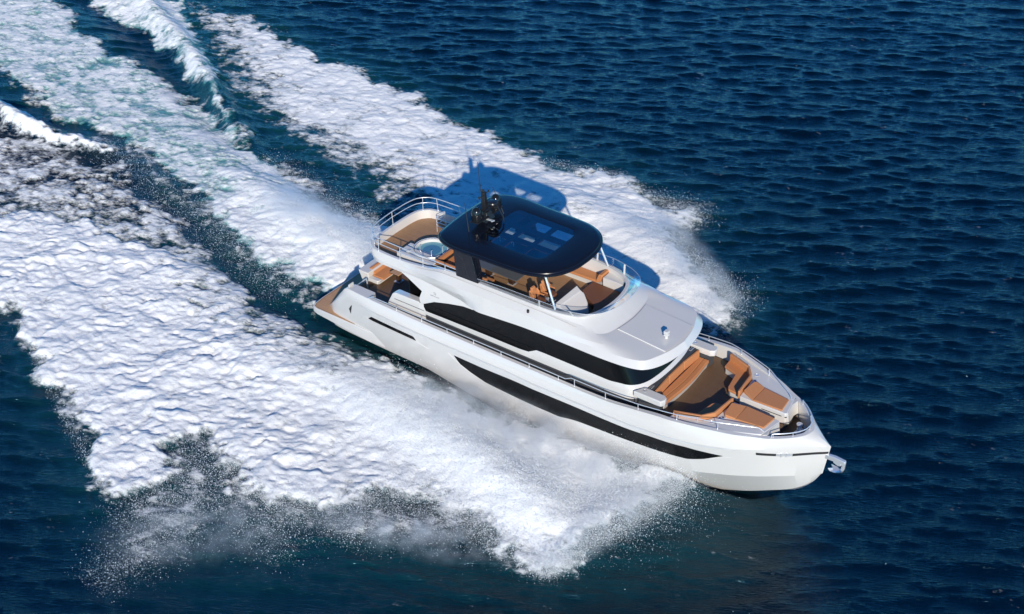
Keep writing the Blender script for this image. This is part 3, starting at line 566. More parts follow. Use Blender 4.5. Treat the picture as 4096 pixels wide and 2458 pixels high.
fd = [(24.5, -3.5), (26.3, -3.55), (28.7, -2.85), (30.9, -1.9), (31.28, -1.6), (31.28, 1.6), (30.9, 1.9), (28.7, 2.85), (26.3, 3.55), (24.5, 3.5)]
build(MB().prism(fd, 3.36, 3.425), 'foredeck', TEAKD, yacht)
bw = [(31.25, -1.75), (31.8, -1.42), (32.3, -1.0), (32.65, -.55), (32.76, 0), (32.65, .55), (32.3, 1.0), (31.8, 1.42), (31.25, 1.75)]
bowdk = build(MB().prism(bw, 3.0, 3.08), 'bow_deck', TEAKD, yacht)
build(MB().box(31.262, 31.285, -1.5, 1.5, 3.08, 3.40), 'deck_riser', TOE, yacht)
# aft transom block, quarter lockers, boarding gates
tr_ = MB().slab_xz([(2.25, 3.3), (3.08, 3.3), (3.08, 2.7), (2.95, 1.2), (2.55, 1.2), (2.62, 2.3), (2.4, 2.95)], -1.0, 1.0)
transom = build(tr_, 'transom', GEL, yacht, .05, seg=3)
build(MB().box(2.56, 2.98, -1.008, 1.008, 2.34, 2.42), 'transom_groove', RUBBER, transom)
for sg in (-1, 1):
    g = build(MB().slab_xz([(2.62, 2.46), (3.52, 2.62), (3.52, 2.72), (3.50, 3.30), (3.38, 3.30), (2.62, 2.60)], -1.66, -1.6).flip(sg), 'boarding_gate', SKYG, yacht)
    build(MB().tube([(2.62, -1.63, 2.55), (3.42, -1.63, 3.33), (3.54, -1.63, 3.33), (3.55, -1.63, 2.70)], .045, 8).flip(sg), 'gate_frame', STEEL, g)
    lk = build(MB().prism([(3.55, -3.46), (5.40, -3.55), (5.40, -2.95), (3.62, -2.93)], 2.7, 3.80).flip(sg), 'quarter_locker', GEL, yacht, .03)
    build(MB().box(3.62, 3.70, -3.38, -2.95, 3.80, 3.98).flip(sg), 'locker_backrest', GELIN, lk, .02)
    build(MB().box(3.9, 5.3, -3.40, -3.34, 3.795, 3.806).flip(sg), 'locker_seam', BLUEG, lk)
    build(MB().box(4.62, 4.64, -3.4, -2.96, 3.795, 3.806).flip(sg), 'locker_seam', GELIN, lk)
    m = MB()
    for cx in (4.62, 4.92):
        m.lathe([(.0, -.11), (.06, -.1), (.04, -.04), (.04, .04), (.06, .1), (.0, .11)], (cx, -3.655, 3.42), 12)
    m.tube([(4.45, -3.67, 3.30), (5.1, -3.69, 3.30)], .03, 8); build(m.flip(sg), 'mooring_cleat', STEEL, yacht)
    m = MB().slab_xz([(4.05, 2.2), (4.40, 2.92), (4.42, 2.90), (4.075, 2.18)], -3.62, -3.55)
    # cockpit side cabinet with its raked aft end
    cb = build(MB().slab_xz([(6.3, 2.7), (6.34, 3.28), (6.5, 3.7), (6.86, 4.36), (7.1, 4.5), (9.3, 4.52), (9.3, 2.7)], -2.98, -2.52).flip(sg), 'cockpit_cabinet', GEL, yacht, .04)
    build(MB().box(6.62, 6.75, -2.7, -2.5, 3.86, 4.02).flip(sg), 'cabinet_light', STEEL, cb, .02)
    build(MB().slab_xz([(7.0, 4.02), (9.3, 4.02), (9.3, 4.06), (7.0, 4.06)], -2.987, -2.975).flip(sg), 'cabinet_seam', TOE, cb)
# deckhouse
PW = [(7.9,-2.62),(8.2,-2.9),(8.9,-2.98),(14,-3.0),(22,-3.0),(23.2,-2.93),(23.85,-2.55),(24.2,-1.8),(24.33,-.8),(24.36,0)]
PO = [(7.9,-2.62),(8.2,-2.9),(8.9,-2.98),(14,-3.0),(22,-3.0),(23.35,-2.96),(24.05,-2.6),(24.42,-1.85),(24.55,-.8),(24.58,0)]
PT = [(7.9,-2.6),(8.2,-2.86),(8.9,-2.93),(14,-2.95),(21.5,-2.93),(22.5,-2.82),(23.05,-2.4),(23.35,-1.7),(23.5,-.8),(23.52,0)]
n = 160
def path(P, n=n): return resample(P, n)
pw, po, pt = path(PW), path(PO), path(PT)
ZB = pch([(7.9,4.5),(9.2,4.45),(9.4,4.07),(10.9,4.11),(13.9,4.16),(16.7,4.18),(17.6,4.59),(22.2,4.57),(23.2,4.66),(25,4.66)])
def lift(P, z): return np.stack([P[:, 0], P[:, 1], z if hasattr(z, '__len__') else np.full(len(P), z)], 1)
zb = ZB(pw[:, 0])
house = build(MB().grid([lift(po, 2.7), lift(po, np.minimum(zb - .02, 4.42)), lift(pw * [1, .995], zb), lift(pw * [.999, .98], zb + .03)]).mirror(), 'deckhouse_wall', GEL, yacht, ang=30, merge=True)
k0 = np.searchsorted(po[:, 0], 9.3); k1 = np.searchsorted(po[:, 0], 24.3)
for sg in (-1, 1): build(MB().grid([lift(po[k0:k1] * [1, 1.002] + [0, -.004], z_) for z_ in (3.40, 3.84)]).flip(sg), 'wall_kick_shade', TOE, house)  # dark kick strip, with the bulwark's cast shade painted into it
i0 = np.searchsorted(pw[:, 0], 8.9)
zt = np.interp(pw[:, 0], [8.9, 9.2, 10.2, 12.4, 13.3, 13.8, 25], [4.5, 4.62, 5.1, 5.66, 5.9, 6.3, 6.3])
f = ((zt - zb) / (6.3 - zb))[:, None]
g0, g1 = pw * [1, .996], pw * [1, .996] * (1 - f) + pt * f
w_ = MB().grid([lift(g0, zb)] + [lift(g0 * (1 - t) + g1 * t, zb * (1 - t) + np.maximum(zt, zb + .01) * t) for t in (.25, .5, .75, 1)])
w_.v = w_.v; m = MB().grid([r[i0:] for r in np.split(np.array(w_.v), 5)]).mirror()
build(m, 'saloon_window', BLACKG, house, ang=40, merge=True)
build(MB().box(7.85, 7.92, -2.55, 2.55, 2.7, 6.15), 'saloon_door', BLACKG, house)
# side wings carrying the fly overhang, with the maker's star and name
WING = [(7.75,6.3),(8.3,6.05),(9.0,5.66),(9.3,5.5),(9.05,4.9),(9.15,4.52),(9.35,4.60),(10.21,5.07),(11.3,5.37),(12.39,5.61),(13.1,5.64),(13.5,6.2),(13.5,6.35)]
for sg in (-1, 1):
    wg = build(MB().slab_xz(WING, -3.08, -2.94).flip(sg), 'side_wing', GEL, yacht, .025)
    cu = bpy.data.curves.new('lettering', 'FONT'); cu.body = 'EASTVA YACHT'; cu.size = .092; cu.align_x = 'CENTER'; cu.extrude = .003
    to = bpy.data.objects.new('lettering_tmp', cu); COL.objects.link(to)
    me = bpy.data.meshes.new_from_object(to.evaluated_get(bpy.context.evaluated_depsgraph_get())); bpy.data.objects.remove(to)
    o = bpy.data.objects.new('lettering', me); COL.objects.link(o); me.materials.clear(); me.materials.append(INK)
    o.parent = wg; BASE[o.name] = Vector()
    o.matrix_local = Matrix.Translation((10.3, sg * 3.086, 5.47)) @ Matrix.Rotation(math.pi if sg > 0 else 0, 4, 'Z') @ Matrix.Rotation(math.pi / 2, 4, 'X')
    m = MB()
    for k in range(5):
        a = rad(78 + 72 * k); d = np.array([math.cos(a), math.sin(a)]); e = np.array([-d[1], d[0]])
        q = [d * .03 + e * .012, d * .05 + e * .02, d * .125 + e * .004, d * .10 - e * .008, d * .035 - e * .008]
        m.slab_xz([(10.31 + p_[0], 5.71 + p_[1]) for p_ in q], -3.086, -3.081)
    build(m.flip(sg), 'star_emblem', INK, wg)
# flybridge coaming, brow and roof: five lines swept from the stern round to the bow
FA = [(4.75,0,6.25),(4.79,-1.2,6.25),(4.9,-2.0,6.24),(5.15,-2.5,6.24),(5.55,-2.85,6.24),(6.2,-2.98,6.22),(7.5,-3.0,6.22),(9.5,-3.04,6.2),(11,-3.06,6.1),(12.2,-3.12,6.03),(13.2,-3.35,5.98),(14.2,-3.58,6.1),(17.25,-3.6,6.34),(19.0,-3.6,6.37),(21,-3.58,6.34),(22.4,-3.47,6.26),(23.5,-3.33,6.22),(24.36,-3.06,6.2),(24.95,-2.35,6.2),(25.3,-1.2,6.2),(25.43,0,6.2)]
FB = [(4.66,0,6.5),(4.7,-1.22,6.5),(4.82,-2.05,6.5),(5.07,-2.55,6.5),(5.5,-2.88,6.5),(6.2,-3.0,6.46),(7.5,-3.04,6.44),(9.5,-3.14,6.5),(11,-3.24,6.55),(12.2,-3.34,6.6),(13.2,-3.42,6.62),(14.2,-3.47,6.68),(17.25,-3.5,6.72),(19.2,-3.46,6.66),(21,-3.3,6.62),(22.3,-3.2,6.6),(23.4,-3.08,6.6),(24.3,-2.75,6.59),(24.7,-2.0,6.58),(25.02,-1.05,6.58),(25.18,0,6.58)]
FC = [(4.6,0,6.72),(4.64,-1.22,6.72),(4.76,-2.05,6.72),(5.02,-2.53,6.72),(5.45,-2.85,6.72),(6.2,-2.96,6.68),(7.5,-3.0,6.66),(9.5,-3.2,6.85),(11,-3.36,6.98),(12.2,-3.4,7.03),(13.2,-3.4,7.08),(14.2,-3.4,7.1),(17.25,-3.4,7.06),(18.7,-3.38,6.96),(20.6,-3.22,6.86),(21.6,-3.05,6.82),(22.3,-2.8,6.8),(22.9,-2.4,6.76),(23.3,-1.6,6.73),(23.45,-.8,6.72),(23.5,0,6.72)]
FD = [(4.6,0,6.88),(4.64,-1.2,6.88),(4.76,-2.02,6.88),(5.03,-2.48,6.88),(5.45,-2.8,6.88),(6.2,-2.9,6.86),(7.5,-2.95,6.86),(9.5,-3.0,7.06),(11,-3.06,7.36),(12.2,-3.08,7.4),(13.2,-3.08,7.4),(14.2,-3.08,7.4),(17.25,-3.06,7.4),(18.6,-3.02,7.34),(20.0,-2.9,7.16),(20.8,-2.74,7.02),(21.3,-2.45,6.95),(21.6,-2.0,6.88),(21.75,-1.3,6.86),(21.83,-.65,6.85),(21.87,0,6.85)]
FE = [(4.62,0,6.93),(4.66,-1.2,6.93),(4.78,-2.0,6.93),(5.06,-2.45,6.93),(5.48,-2.75,6.93),(6.2,-2.85,6.93),(7.5,-2.89,6.95),(9.5,-2.88,7.14),(11,-2.87,7.48),(12.2,-2.87,7.54),(13.2,-2.87,7.55),(14.2,-2.87,7.55),(17.25,-2.86,7.55),(18.5,-2.78,7.53),(19.5,-2.55,7.51),(19.95,-2.36,7.5),(20.25,-2.1,7.5),(20.55,-1.6,7.5),(20.72,-1.0,7.5),(20.79,-.5,7.5),(20.81,0,7.5)]
def inn(E_, d, z=None):
    P = resample(E_, 240); t = np.gradient(P[:, :2], axis=0); t /= np.linalg.norm(t, axis=1, keepdims=True); nrm = np.stack([-t[:, 1], t[:, 0]], 1)
    Q = P.copy(); Q[:, :2] += nrm * d; Q[0, 1] = Q[-1, 1] = 0
    if z is not None: Q[:, 2] = z
    return Q
R5 = [resample(q, 240) for q in (FA, FB, FC, FD, FE)]
und = inn(FA, .12, None); und[:, 2] = R5[0][:, 2] + .02
u3 = inn(FA, .9, 6.26)
rows = [u3, und] + [R5[0]] + [R5[0] * .35 + R5[1] * .65 + [0, 0, 0.0]] + [R5[1]] + [R5[1] * .5 + R5[2] * .5] + [R5[2]] + [R5[2] * .5 + R5[3] * .5] + [R5[3]]
# the coaming flares up to the windscreen foot
rows += [R5[3] * .55 + R5[4] * .45 - np.stack([0 * R5[0][:, 0], 0 * R5[0][:, 0], .05 * np.interp(R5[4][:, 0], [17, 19.5], [0, 1])], 1), R5[4], inn(FE, .17), inn(FE, .19, 6.36)]
fly = build(MB().grid(rows).mirror(), 'flybridge_coaming', GEL, yacht, ang=13, merge=True)
q = inn(FE, .17)[::3]
build(MB().prism([(p_[0], p_[1]) for p_ in q] + [(p_[0], -p_[1]) for p_ in q[::-1][1:-1]], 6.28, 6.36), 'fly_deck', TEAKM, yacht)
q = inn(FA, .5)[::3]
build(MB().prism([(p_[0], p_[1]) for p_ in q] + [(p_[0], -p_[1]) for p_ in q[::-1][1:-1]], 6.20, 6.27), 'deckhead', GELIN, yacht)
for sg in (-1, 1): build(MB().tube([tuple(p_ + [0, -.004, .012]) for p_ in R5[3][80:170]], .016, 6).flip(sg), 'coaming_seam', GELIN, fly)
# raised roof panel forward of the screen
xs = np.linspace(0, 1, 14); rp = []
for y in np.linspace(-1.42, 1.42, 15):
    xa = float(np.interp(abs(y), [0, .65, 1.3, 1.42], [21.92, 21.88, 21.80, 21.77])) + .06; xb = 25.0 - .14 * (y / 1.42) ** 2
    X_ = xa + (xb - xa) * xs; rp.append(np.stack([X_, np.full(14, y), 6.85 - (X_ - 21.87) / 3.31 * .27 + .045 - .002 * y * y], 1))
skirt = MB().grid([rp[0] - [0, .02, .12]] + rp + [rp[-1] - [0, -.02, .12]])
panel = build(skirt, 'roof_panel', GEL, fly, ang=30)
sl = MB(); sl.lathe([(.10, -.05), (.08, .12), (.06, .16)], (24.3, -.42, 6.69), 16); sl.prism([(24.18, -.55), (24.42, -.56), (24.43, -.28), (24.19, -.27)], 6.83, 6.94); sl.prism([(24.17, -.54), (24.42, -.56), (24.43, -.28), (24.18, -.26)], 6.96, 7.16)
build(sl, 'searchlight', GEL, yacht, .025)
m = MB().lathe([(.075, 0), (.075, .13), (.06, .16), (0.01, .165)], (17.15, -3.25, 7.18), 20); build(m, 'side_lamp', RUBBER, yacht)
build(MB().lathe([(.075, 0), (.075, .13), (.06, .16), (0.01, .165)], (17.15, 3.25, 7.18), 20), 'side_lamp', RUBBER, yacht)
# windscreen
GB = [(13.45,-2.90,7.54),(15,-2.90,7.54),(17.25,-2.89,7.54),(18.5,-2.82,7.52),(19.5,-2.60,7.5),(19.95,-2.42,7.49),(20.25,-2.16,7.49),(20.57,-1.64,7.49),(20.75,-1.02,7.49),(20.83,-.5,7.49),(20.85,0,7.49)]
GT = [(13.38,-2.90,7.80),(15,-2.90,7.90),(17.25,-2.92,7.97),(18.51,-2.92,7.99),(19.3,-2.85,7.96),(19.95,-2.71,7.94),(20.55,-2.46,7.93),(21.05,-2.05,7.95),(21.42,-1.35,7.97),(21.58,-.7,7.98),(21.62,0,7.98)]
gb, gt_ = resample(GB, 120), resample(GT, 120)
ws = build(MB().grid([gb, gb * .5 + gt_ * .5, gt_]).mirror(), 'windscreen', GLASS, yacht, ang=60, merge=True)
build(MB().tube([tuple(p_) for p_ in gt_] + [(p_[0], -p_[1], p_[2]) for p_ in gt_[::-1][1:]], .012, 6), 'windscreen_edge', STEEL, ws)
for sg in (-1, 1):
    for i in (27, 52):
        m = MB(); p, q = gb[i], gt_[i]; m.add([p + [-.05, .02, -.03], p + [.05, .02, -.03], q + [.05, .02, 0], q + [-.05, .02, 0], p + [-.05, .045, -.03], p + [.05, .045, -.03], q + [.05, .045, 0], q + [-.05, .045, 0]], [(0, 1, 2, 3), (4, 7, 6, 5), (0, 4, 5, 1), (1, 5, 6, 2), (2, 6, 7, 3), (3, 7, 4, 0)])
        build(m.flip(sg), 'screen_post', GEL, ws)
# hardtop
HO = [(10.15,0),(10.18,.9),(10.25,1.7),(10.39,2.5),(10.8,2.95),(11.54,3.26),(12.35,3.34),(13.84,3.29),(15.48,3.24),(16.8,3.14),(17.5,2.95),(18.2,2.49),(18.72,1.7),(18.95,.8),(19.0,0)]
HS = [(12.7,0),(12.7,.8),(12.71,1.41),(12.8,1.72),(13.01,1.88),(14.8,1.85),(16.59,1.8),(16.85,1.68),(17.04,1.37),(17.14,.7),(17.18,0)]
NA = 144; CXH = 14.7
def polar(P, sm=8):
    q = resample(P, 400, smooth=True); q = np.concatenate([q, (q * [1, -1])[::-1]]); an = np.arctan2(q[:, 1], q[:, 0] - CXH); rr = np.hypot(q[:, 0] - CXH, q[:, 1]); o = np.argsort(an)
    A = np.linspace(-math.pi, math.pi, NA, endpoint=False); R_ = np.interp(A, an[o], rr[o], period=2 * math.pi); return np.stack([CXH + R_ * np.cos(A), R_ * np.sin(A)], 1)
ho, hs = polar(HO), polar(HS)
def ring(P, z): return np.stack([P[:, 0], P[:, 1], np.full(len(P), z)], 1)
def bl(t): return ho * (1 - t) + hs * t
def ins(d): c_ = np.array([CXH, 0]); v = ho - c_; r_ = np.linalg.norm(v, axis=1, keepdims=True); return c_ + v * (r_ - d) / r_
rg = [ring(hs, 9.50), ring(ins(.32), 9.42), ring(ins(.10), 9.43), ring(ins(0), 9.48), ring(ins(.01), 9.56), ring(ins(.05), 9.60), ring(ins(.11), 9.615), ring(ins(.135), 9.655), ring(ins(.24), 9.70), ring(ins(.34), 9.715), ring(bl(.55), 9.755), ring(bl(.98), 9.785), ring(hs, 9.78), ring(hs, 9.50)]
top = build(MB().grid(rg, True), 'hardtop', NAVY, yacht, ang=25, merge=True)
build(MB().prism([tuple(p_) for p_ in (hs - [CXH, 0]) * .995 + [CXH, 0]], 9.772, 9.776), 'skylight', SKYG, top)
m = MB()
for sg in (-1, 1):
    m.box(12.72, 17.1, min(sg * .36, sg * .8), max(sg * .36, sg * .8), 9.52, 9.60)
for x0, x1 in ((12.74, 13.42), (14.0, 14.35), (15.42, 15.75), (16.93, 17.12)):
    for y0, y1 in ((-1.72, -.8), (-.36, .36), (.8, 1.72)): m.box(x0, x1, y0, y1, 9.525, 9.595)
for sg in (-1, 1): m.box(13.42, 16.8, min(sg * 1.62, sg * 1.82), max(sg * 1.62, sg * 1.82), 9.53, 9.59)
build(m, 'skylight_frame', NAVY, top)
for sg in (-1, 1):
    pil = build(MB().slab_xz([(11.75, 9.45), (12.98, 9.45), (13.46, 7.55), (13.46, 7.50), (11.88, 7.44)], -2.94, -2.72).flip(sg), 'hardtop_pillar', NAVY, top, .03)
    build(MB().slab_xz([(12.06, 9.0), (12.40, 8.85), (12.80, 7.75), (12.77, 7.75), (12.37, 8.82), (12.06, 8.95)], -2.946, -2.935).flip(sg), 'pillar_groove', RUBBER, pil)
    build(MB().slab_xz([(13.46, 7.50), (13.05, 9.2), (13.25, 9.2), (13.5, 7.9)], -2.72, -2.55).flip(sg), 'hardtop_pillar', NAVY, top)
    build(MB().tube([(17.78, -2.48, 9.45), (18.53, -2.62, 7.56)], .062, 12).flip(sg), 'hardtop_strut', STEEL, top)
# mast with domes, radar, lights and aerials
mast = build(MB().prism([(11.35, -.42), (12.25, -.42), (12.25, .42), (11.35, .42)], 9.80, 10.32, top=[(11.6, -.2), (12.1, -.2), (12.1, .2), (11.6, .2)]).prism([(11.66, -.15), (11.98, -.15), (11.98, .15), (11.66, .15)], 10.32, 11.52, top=[(11.66, -.1), (11.9, -.1), (11.9, .1), (11.66, .1)]), 'mast', MASTM, yacht, .02)
m = MB()
for sg in (-1, 1): m.prism([(11.5, sg * .2), (12.3, sg * .2), (12.25, sg * 1.2), (11.7, sg * 1.25)][::sg], 10.10, 10.16)
build(m, 'mast_shelf', MASTM, mast)
for sg in (-1, 1):
    build(MB().lathe([(.30, 0), (.31, .04), (.31, .42), (.30, .52), (.25, .66), (.17, .75), (.08, .80), (.01, .81)], (11.93, sg * .9, 10.16), 32), 'satellite_dome', mat('gloss_black_dome', (.011, .012, .014), .12) if sg < 0 else bpy.data.materials['gloss_black_dome'], mast, ang=50)
build(MB().lathe([(.05, 0), (.28, .03), (.31, .09), (.28, .15), (.1, .18)], (12.2, .25, 10.74), 28), 'radar_scanner', MASTM, mast, ang=50)
build(MB().slab_xz([(11.9, 10.55), (12.45, 10.62), (12.45, 10.72), (11.9, 10.72)], .08, .42), 'radar_arm', MASTM, mast, .01)
build(MB().tube([(12.24, -.45, 9.82), (12.10, -.42, 10.40), (12.18, -.34, 10.56), (12.42, .1, 10.80), (12.55, .18, 10.78), (12.95, .2, 10.2), (13.0, .2, 9.85)], .05, 4), 'mast_loop', MASTM, mast)
m = MB()
for y, z in ((-.36, 10.02), (-.22, 9.98)): m.tube([(12.2, y, z), (12.55, y, z + .02)], .03, 8); m.lathe([(.02, -.02), (.075, 0), (.075, .03), (.02, .05)], (12.6, y, z), 14)
build(m, 'signal_horn', STEEL, mast)
build(MB().lathe([(.05, 0), (.07, .02), (.07, .12), (.03, .15)], (11.76, 0, 11.52), 14), 'navigation_light', RUBBER, mast)
for x, y0, y, z in ((11.74, -.1, -.36, 11.25), (11.9, .08, .3, 11.45)): build(MB().tube([(x, y0, z), (x, y, z)], .03, 6).lathe([(.05, -.06), (.05, .08)], (x, y, z), 10), 'navigation_light', RUBBER, mast)
build(MB().tube([(11.62, -.06, 11.5), (11.45, 0, 13.33)], [.028, .014], 6), 'whip_aerial', RUBBER, mast)
build(MB().tube([(12.45, .95, 9.8), (11.55, 1.15, 11.2)], [.028, .014], 6), 'whip_aerial', RUBBER, mast)
build(MB().tube([(11.96, -1.69, 9.8), (11.69, -1.62, 11.55)], [.028, .014], 6), 'whip_aerial', RUBBER, mast)
# handrails
def rail(name, tops, posts, r=.025, mirror=True, second=None, sg=None):
    for s_ in ((-1, 1) if mirror else (-1,)):
        m = MB().tube([tuple(p_) for p_ in tops], r, 8)
        if second is not None: m.tube([tuple(p_) for p_ in second], r * .85, 8)
        o = build(m.flip(s_), name, STEEL, yacht, ang=60)
        for a, b in posts: build(MB().tube([a, b], r * .85, 6).lathe([(.045, -.01), (.04, .02), (.02, .05)], a, 8).flip(s_), 'stanchion', STEEL, o, ang=60)
def zr(x): return float(np.interp(x, [5.8, 19.9, 20.3, 22.5, 24.7, 26.1, 29, 30.8], [4.06, 4.05, 4.27, 4.30, 4.48, 4.62, 4.60, 4.36]))
def yr(x): return -float(np.interp(x, [5.8, 20, 24.7, 26.1, 27.2, 29, 30.8], [3.64, 3.66, 3.74, 3.66, 3.42, 2.80, 1.72]))
tp = [(5.42, -3.62, 3.80), (5.78, -3.64, 4.06)] + [(x, yr(x), zr(x)) for x in np.concatenate([np.linspace(6.2, 19.9, 24), np.linspace(20.3, 30.8, 26)])] + [(31.05, -1.57, 4.10)]
posts = [((x, yr(x), float(CAPZ(x)) - .02), (x, yr(x), zr(x))) for x in (7.7, 9.64, 11.55, 13.5, 15.47, 17.44, 19.43, 20.52, 22.57, 24.67, 26.9, 28.98)]
rail('side_handrail', tp, posts)
bt = [(31.55, -1.78, 4.08), (31.6, -1.7, 4.30), (31.98, -1.41, 4.30), (32.37, -1.05, 4.30), (32.68, -.66, 4.30), (32.84, -.3, 4.30), (32.87, 0, 4.30)]
bt = [tuple(q) for q in resample(bt, 40)]
m = MB().tube(bt + [(x, -y, z) for x, y, z in bt[::-1][1:]], .03, 8); o = build(m, 'bow_handrail', STEEL, yacht, ang=60)
for x, y in ((32.42, -1.02), (32.42, 1.02), (32.87, 0), (31.62, 1.68), (31.62, -1.68)): build(MB().tube([(x, y, 4.05), (x, y, 4.30)], .022, 6), 'stanchion', STEEL, o)
ft = [(4.60,0,7.79),(4.66,-1.2,7.79),(4.8,-1.95,7.79),(5.12,-2.4,7.79),(5.6,-2.68,7.79),(6.2,-2.76,7.79),(8.2,-2.80,7.79),(10,-2.82,7.79),(11.85,-2.82,7.80)]
ft = [tuple(q) for q in resample(ft, 60)]; f2 = [(x, y, z - .37 if x < 9 else z - .37 + .12 * min(1, (x - 9) / 2)) for x, y, z in ft]
pst = [((4.63,0,6.93),(4.6,0,7.79)),((5.12,-1.9 - .38,6.92),(5.08,-2.36,7.79)),((5.9,-2.80,6.93),(5.88,-2.73,7.79)),((7.6,-2.86,6.95),(7.6,-2.79,7.79)),((9.35,-2.85,7.1),(9.35,-2.81,7.79)),((11.0,-2.84,7.46),(11.0,-2.82,7.79))]
rail('fly_handrail', ft, pst, .028, True, f2)
# stair opening with its guard on the port side of the fly deck
m = MB()
G = [(6.75, 1.5), (6.75, 2.45), (8.6, 2.45)]
for z in (7.35, 7.08, 6.82): m.tube([(8.4, 1.5, z), (6.85, 1.5, z), (6.75, 1.62, z), (6.75, 2.4, z)], .022, 6)
for x, y in ((6.8, 1.55), (6.75, 2.4), (7.6, 1.5), (8.4, 1.5)): m.tube([(x, y, 6.36), (x, y, 7.35)], .024, 6)
build(m, 'stair_guard', STEEL, yacht)
build(MB().box(6.95, 8.6, 1.62, 2.5, 6.355, 6.372), 'stair_hatch', BLUEG, yacht)
# foredeck mouldings each side of the aisle
def cp(x): return float(CIY(x))
for sg in (-1, 1):
    oc = [(x, -cp(x) - .02) for x in np.linspace(26.3, 31.05, 16)]
    poly = oc + [(31.34, -.42), (31.25, -.34), (29.3, -.28), (28.57, -.30), (28.42, -1.94), (28.0, -2.6), (26.42, -3.1)]
    mo_ = build(MB().prism(poly, 3.42, 4.14).flip(sg), 'foredeck_moulding', GEL, yacht, .03)
    base_ = [(28.6, -.36), (31.2, -.44), (31.2, -.40), (28.6, -.32)]
    build(MB().prism([(28.5, -.20 - .08), (31.28, -.33 - .06), (31.28, -.40), (28.5, -.32)], 3.43, 3.60).flip(sg), 'moulding_kick', TOE, mo_)
    build(MB().prism([(29.9, -.283), (31.31, -.345), (31.345, -.41), (31.2, -1.2), (31.19, -1.2), (31.3, -.42), (31.28, -.37), (29.9, -.30)], 3.86, 3.91).flip(sg), 'moulding_groove', RUBBER, mo_)
    m = MB()
    c0, c1 = np.array([28.62, -1.93]), np.array([28.84, -1.66])
    e_ = (c1 - c0) / np.linalg.norm(c1 - c0); n_ = np.array([-e_[1], e_[0]])
    qd = [c0 - e_ * .12 - n_ * .09, c1 + e_ * .12 - n_ * .09, c1 + e_ * .12 + n_ * .09, c0 - e_ * .12 + n_ * .09]
    cpl = build(MB().prism([tuple(v) for v in qd], 4.14, 4.155).flip(sg), 'cup_holder', STEEL, mo_)
    for t in (0, .5, 1): c_ = c0 * (1 - t) + c1 * t; m.lathe([(.055, 0), (.055, .006)], (c_[0], c_[1], 4.154), 16)
    build(m.flip(sg), 'cup_recess', RUBBER, cpl)
    m = MB(); m.lathe([(.13, 0), (.13, .012), (.105, .012), (.10, .004)], (28.43, -2.46, 4.14), 28); build(m.flip(sg), 'deck_hatch', STEEL, mo_)
    build(MB().tube([(26.7, -3.2, 4.36), (27.3, -3.0, 4.37), (27.9, -2.74, 4.36)], .022, 6).tube([(26.85, -3.15, 4.14), (26.85, -3.15, 4.36)], .018, 6).tube([(27.75, -2.8, 4.14), (27.75, -2.8, 4.36)], .018, 6).flip(sg), 'grab_rail', STEEL, mo_)
    # white angled end of the moulding and bow step
    build(MB().prism([(31.06, -1.5), (31.34, -.42), (31.46, -.5), (31.35, -1.25), (31.45, -1.62), (31.2, -1.85)], 3.42, 4.12, top=[(31.06, -1.5), (31.30, -.42), (31.36, -.5), (31.22, -1.25), (31.3, -1.72), (31.1, -1.88)]).flip(sg), 'moulding_end', GELIN, mo_, .01)
    build(MB().slab_xz([(24.3, 3.75), (24.45, 4.05), (25.3, 3.98), (25.55, 3.8), (25.6, 3.6), (24.3, 3.6)], -3.655, -3.64).flip(sg), 'freeing_port', RUBBER, yacht)

# ================================================================== FURNITURE AND GEAR ON THE YACHT
def strip_poly(line, w):
    P = np.array(line, float); t = np.gradient(P, axis=0); t /= np.linalg.norm(t, axis=1, keepdims=True); n = np.stack([-t[:, 1], t[:, 0]], 1) * w / 2
    return [tuple(v) for v in P + n] + [tuple(v) for v in (P - n)[::-1]]
def mir(poly, sg): return [(x, y * -sg) for x, y in (poly if sg < 0 else poly[::-1])]
# foredeck bench against the deckhouse
t = thing('bench_sofa', 'long tan bench sofa across the foredeck against the deckhouse front', 'sofa', (25.2, 0, 3.42))
fr = [(25.50, -2.32), (25.50, -1.95), (25.60, -.9), (25.63, 0), (25.60, .9), (25.50, 1.95), (25.50, 2.32)]
b0 = [(24.7, -2.32)] + fr + [(24.7, 2.32)]
build(MB().prism([(x - (.12 if x > 25 else 0), y) for x, y in b0], 3.42, 3.82, top=[(x - (.02 if x > 25 else 0), y) for x, y in b0]), 'base', GELIN, t, .02)
build(MB().prism([(24.92, -2.3)] + [(x - .28, y * .99) for x, y in fr] + [(24.92, 2.3)], 3.82, 4.02), 'seat', TAN, t, .035, seg=3)
build(MB().prism([(x - .265, y * .99) for x, y in fr] + [(x + .03, y * .99) for x, y in fr[::-1]], 3.82, 4.03), 'seat_front', TAN, t, .035, seg=3)
bk = [(24.95, -2.24), (24.86, -.8), (24.85, 0), (24.86, .8), (24.96, 2.22)]
for i, (y0, y1) in enumerate(((-2.26, -.79), (-.77, .77), (.79, 2.26))):
    xo = lambda y: float(np.interp(y, [-2.26, -.8, .8, 2.26], [24.80, 24.71, 24.71, 24.82]))
    build(MB().prism([(xo(y0), y0), (xo(y0) + .13, y0), (xo(y1) + .13, y1), (xo(y1), y1)], 3.95, 4.50, top=[(xo(y0) - .02, y0), (xo(y0) + .11, y0), (xo(y1) + .11, y1), (xo(y1) - .02, y1)]), 'backrest', TAN, t, .035, seg=3)
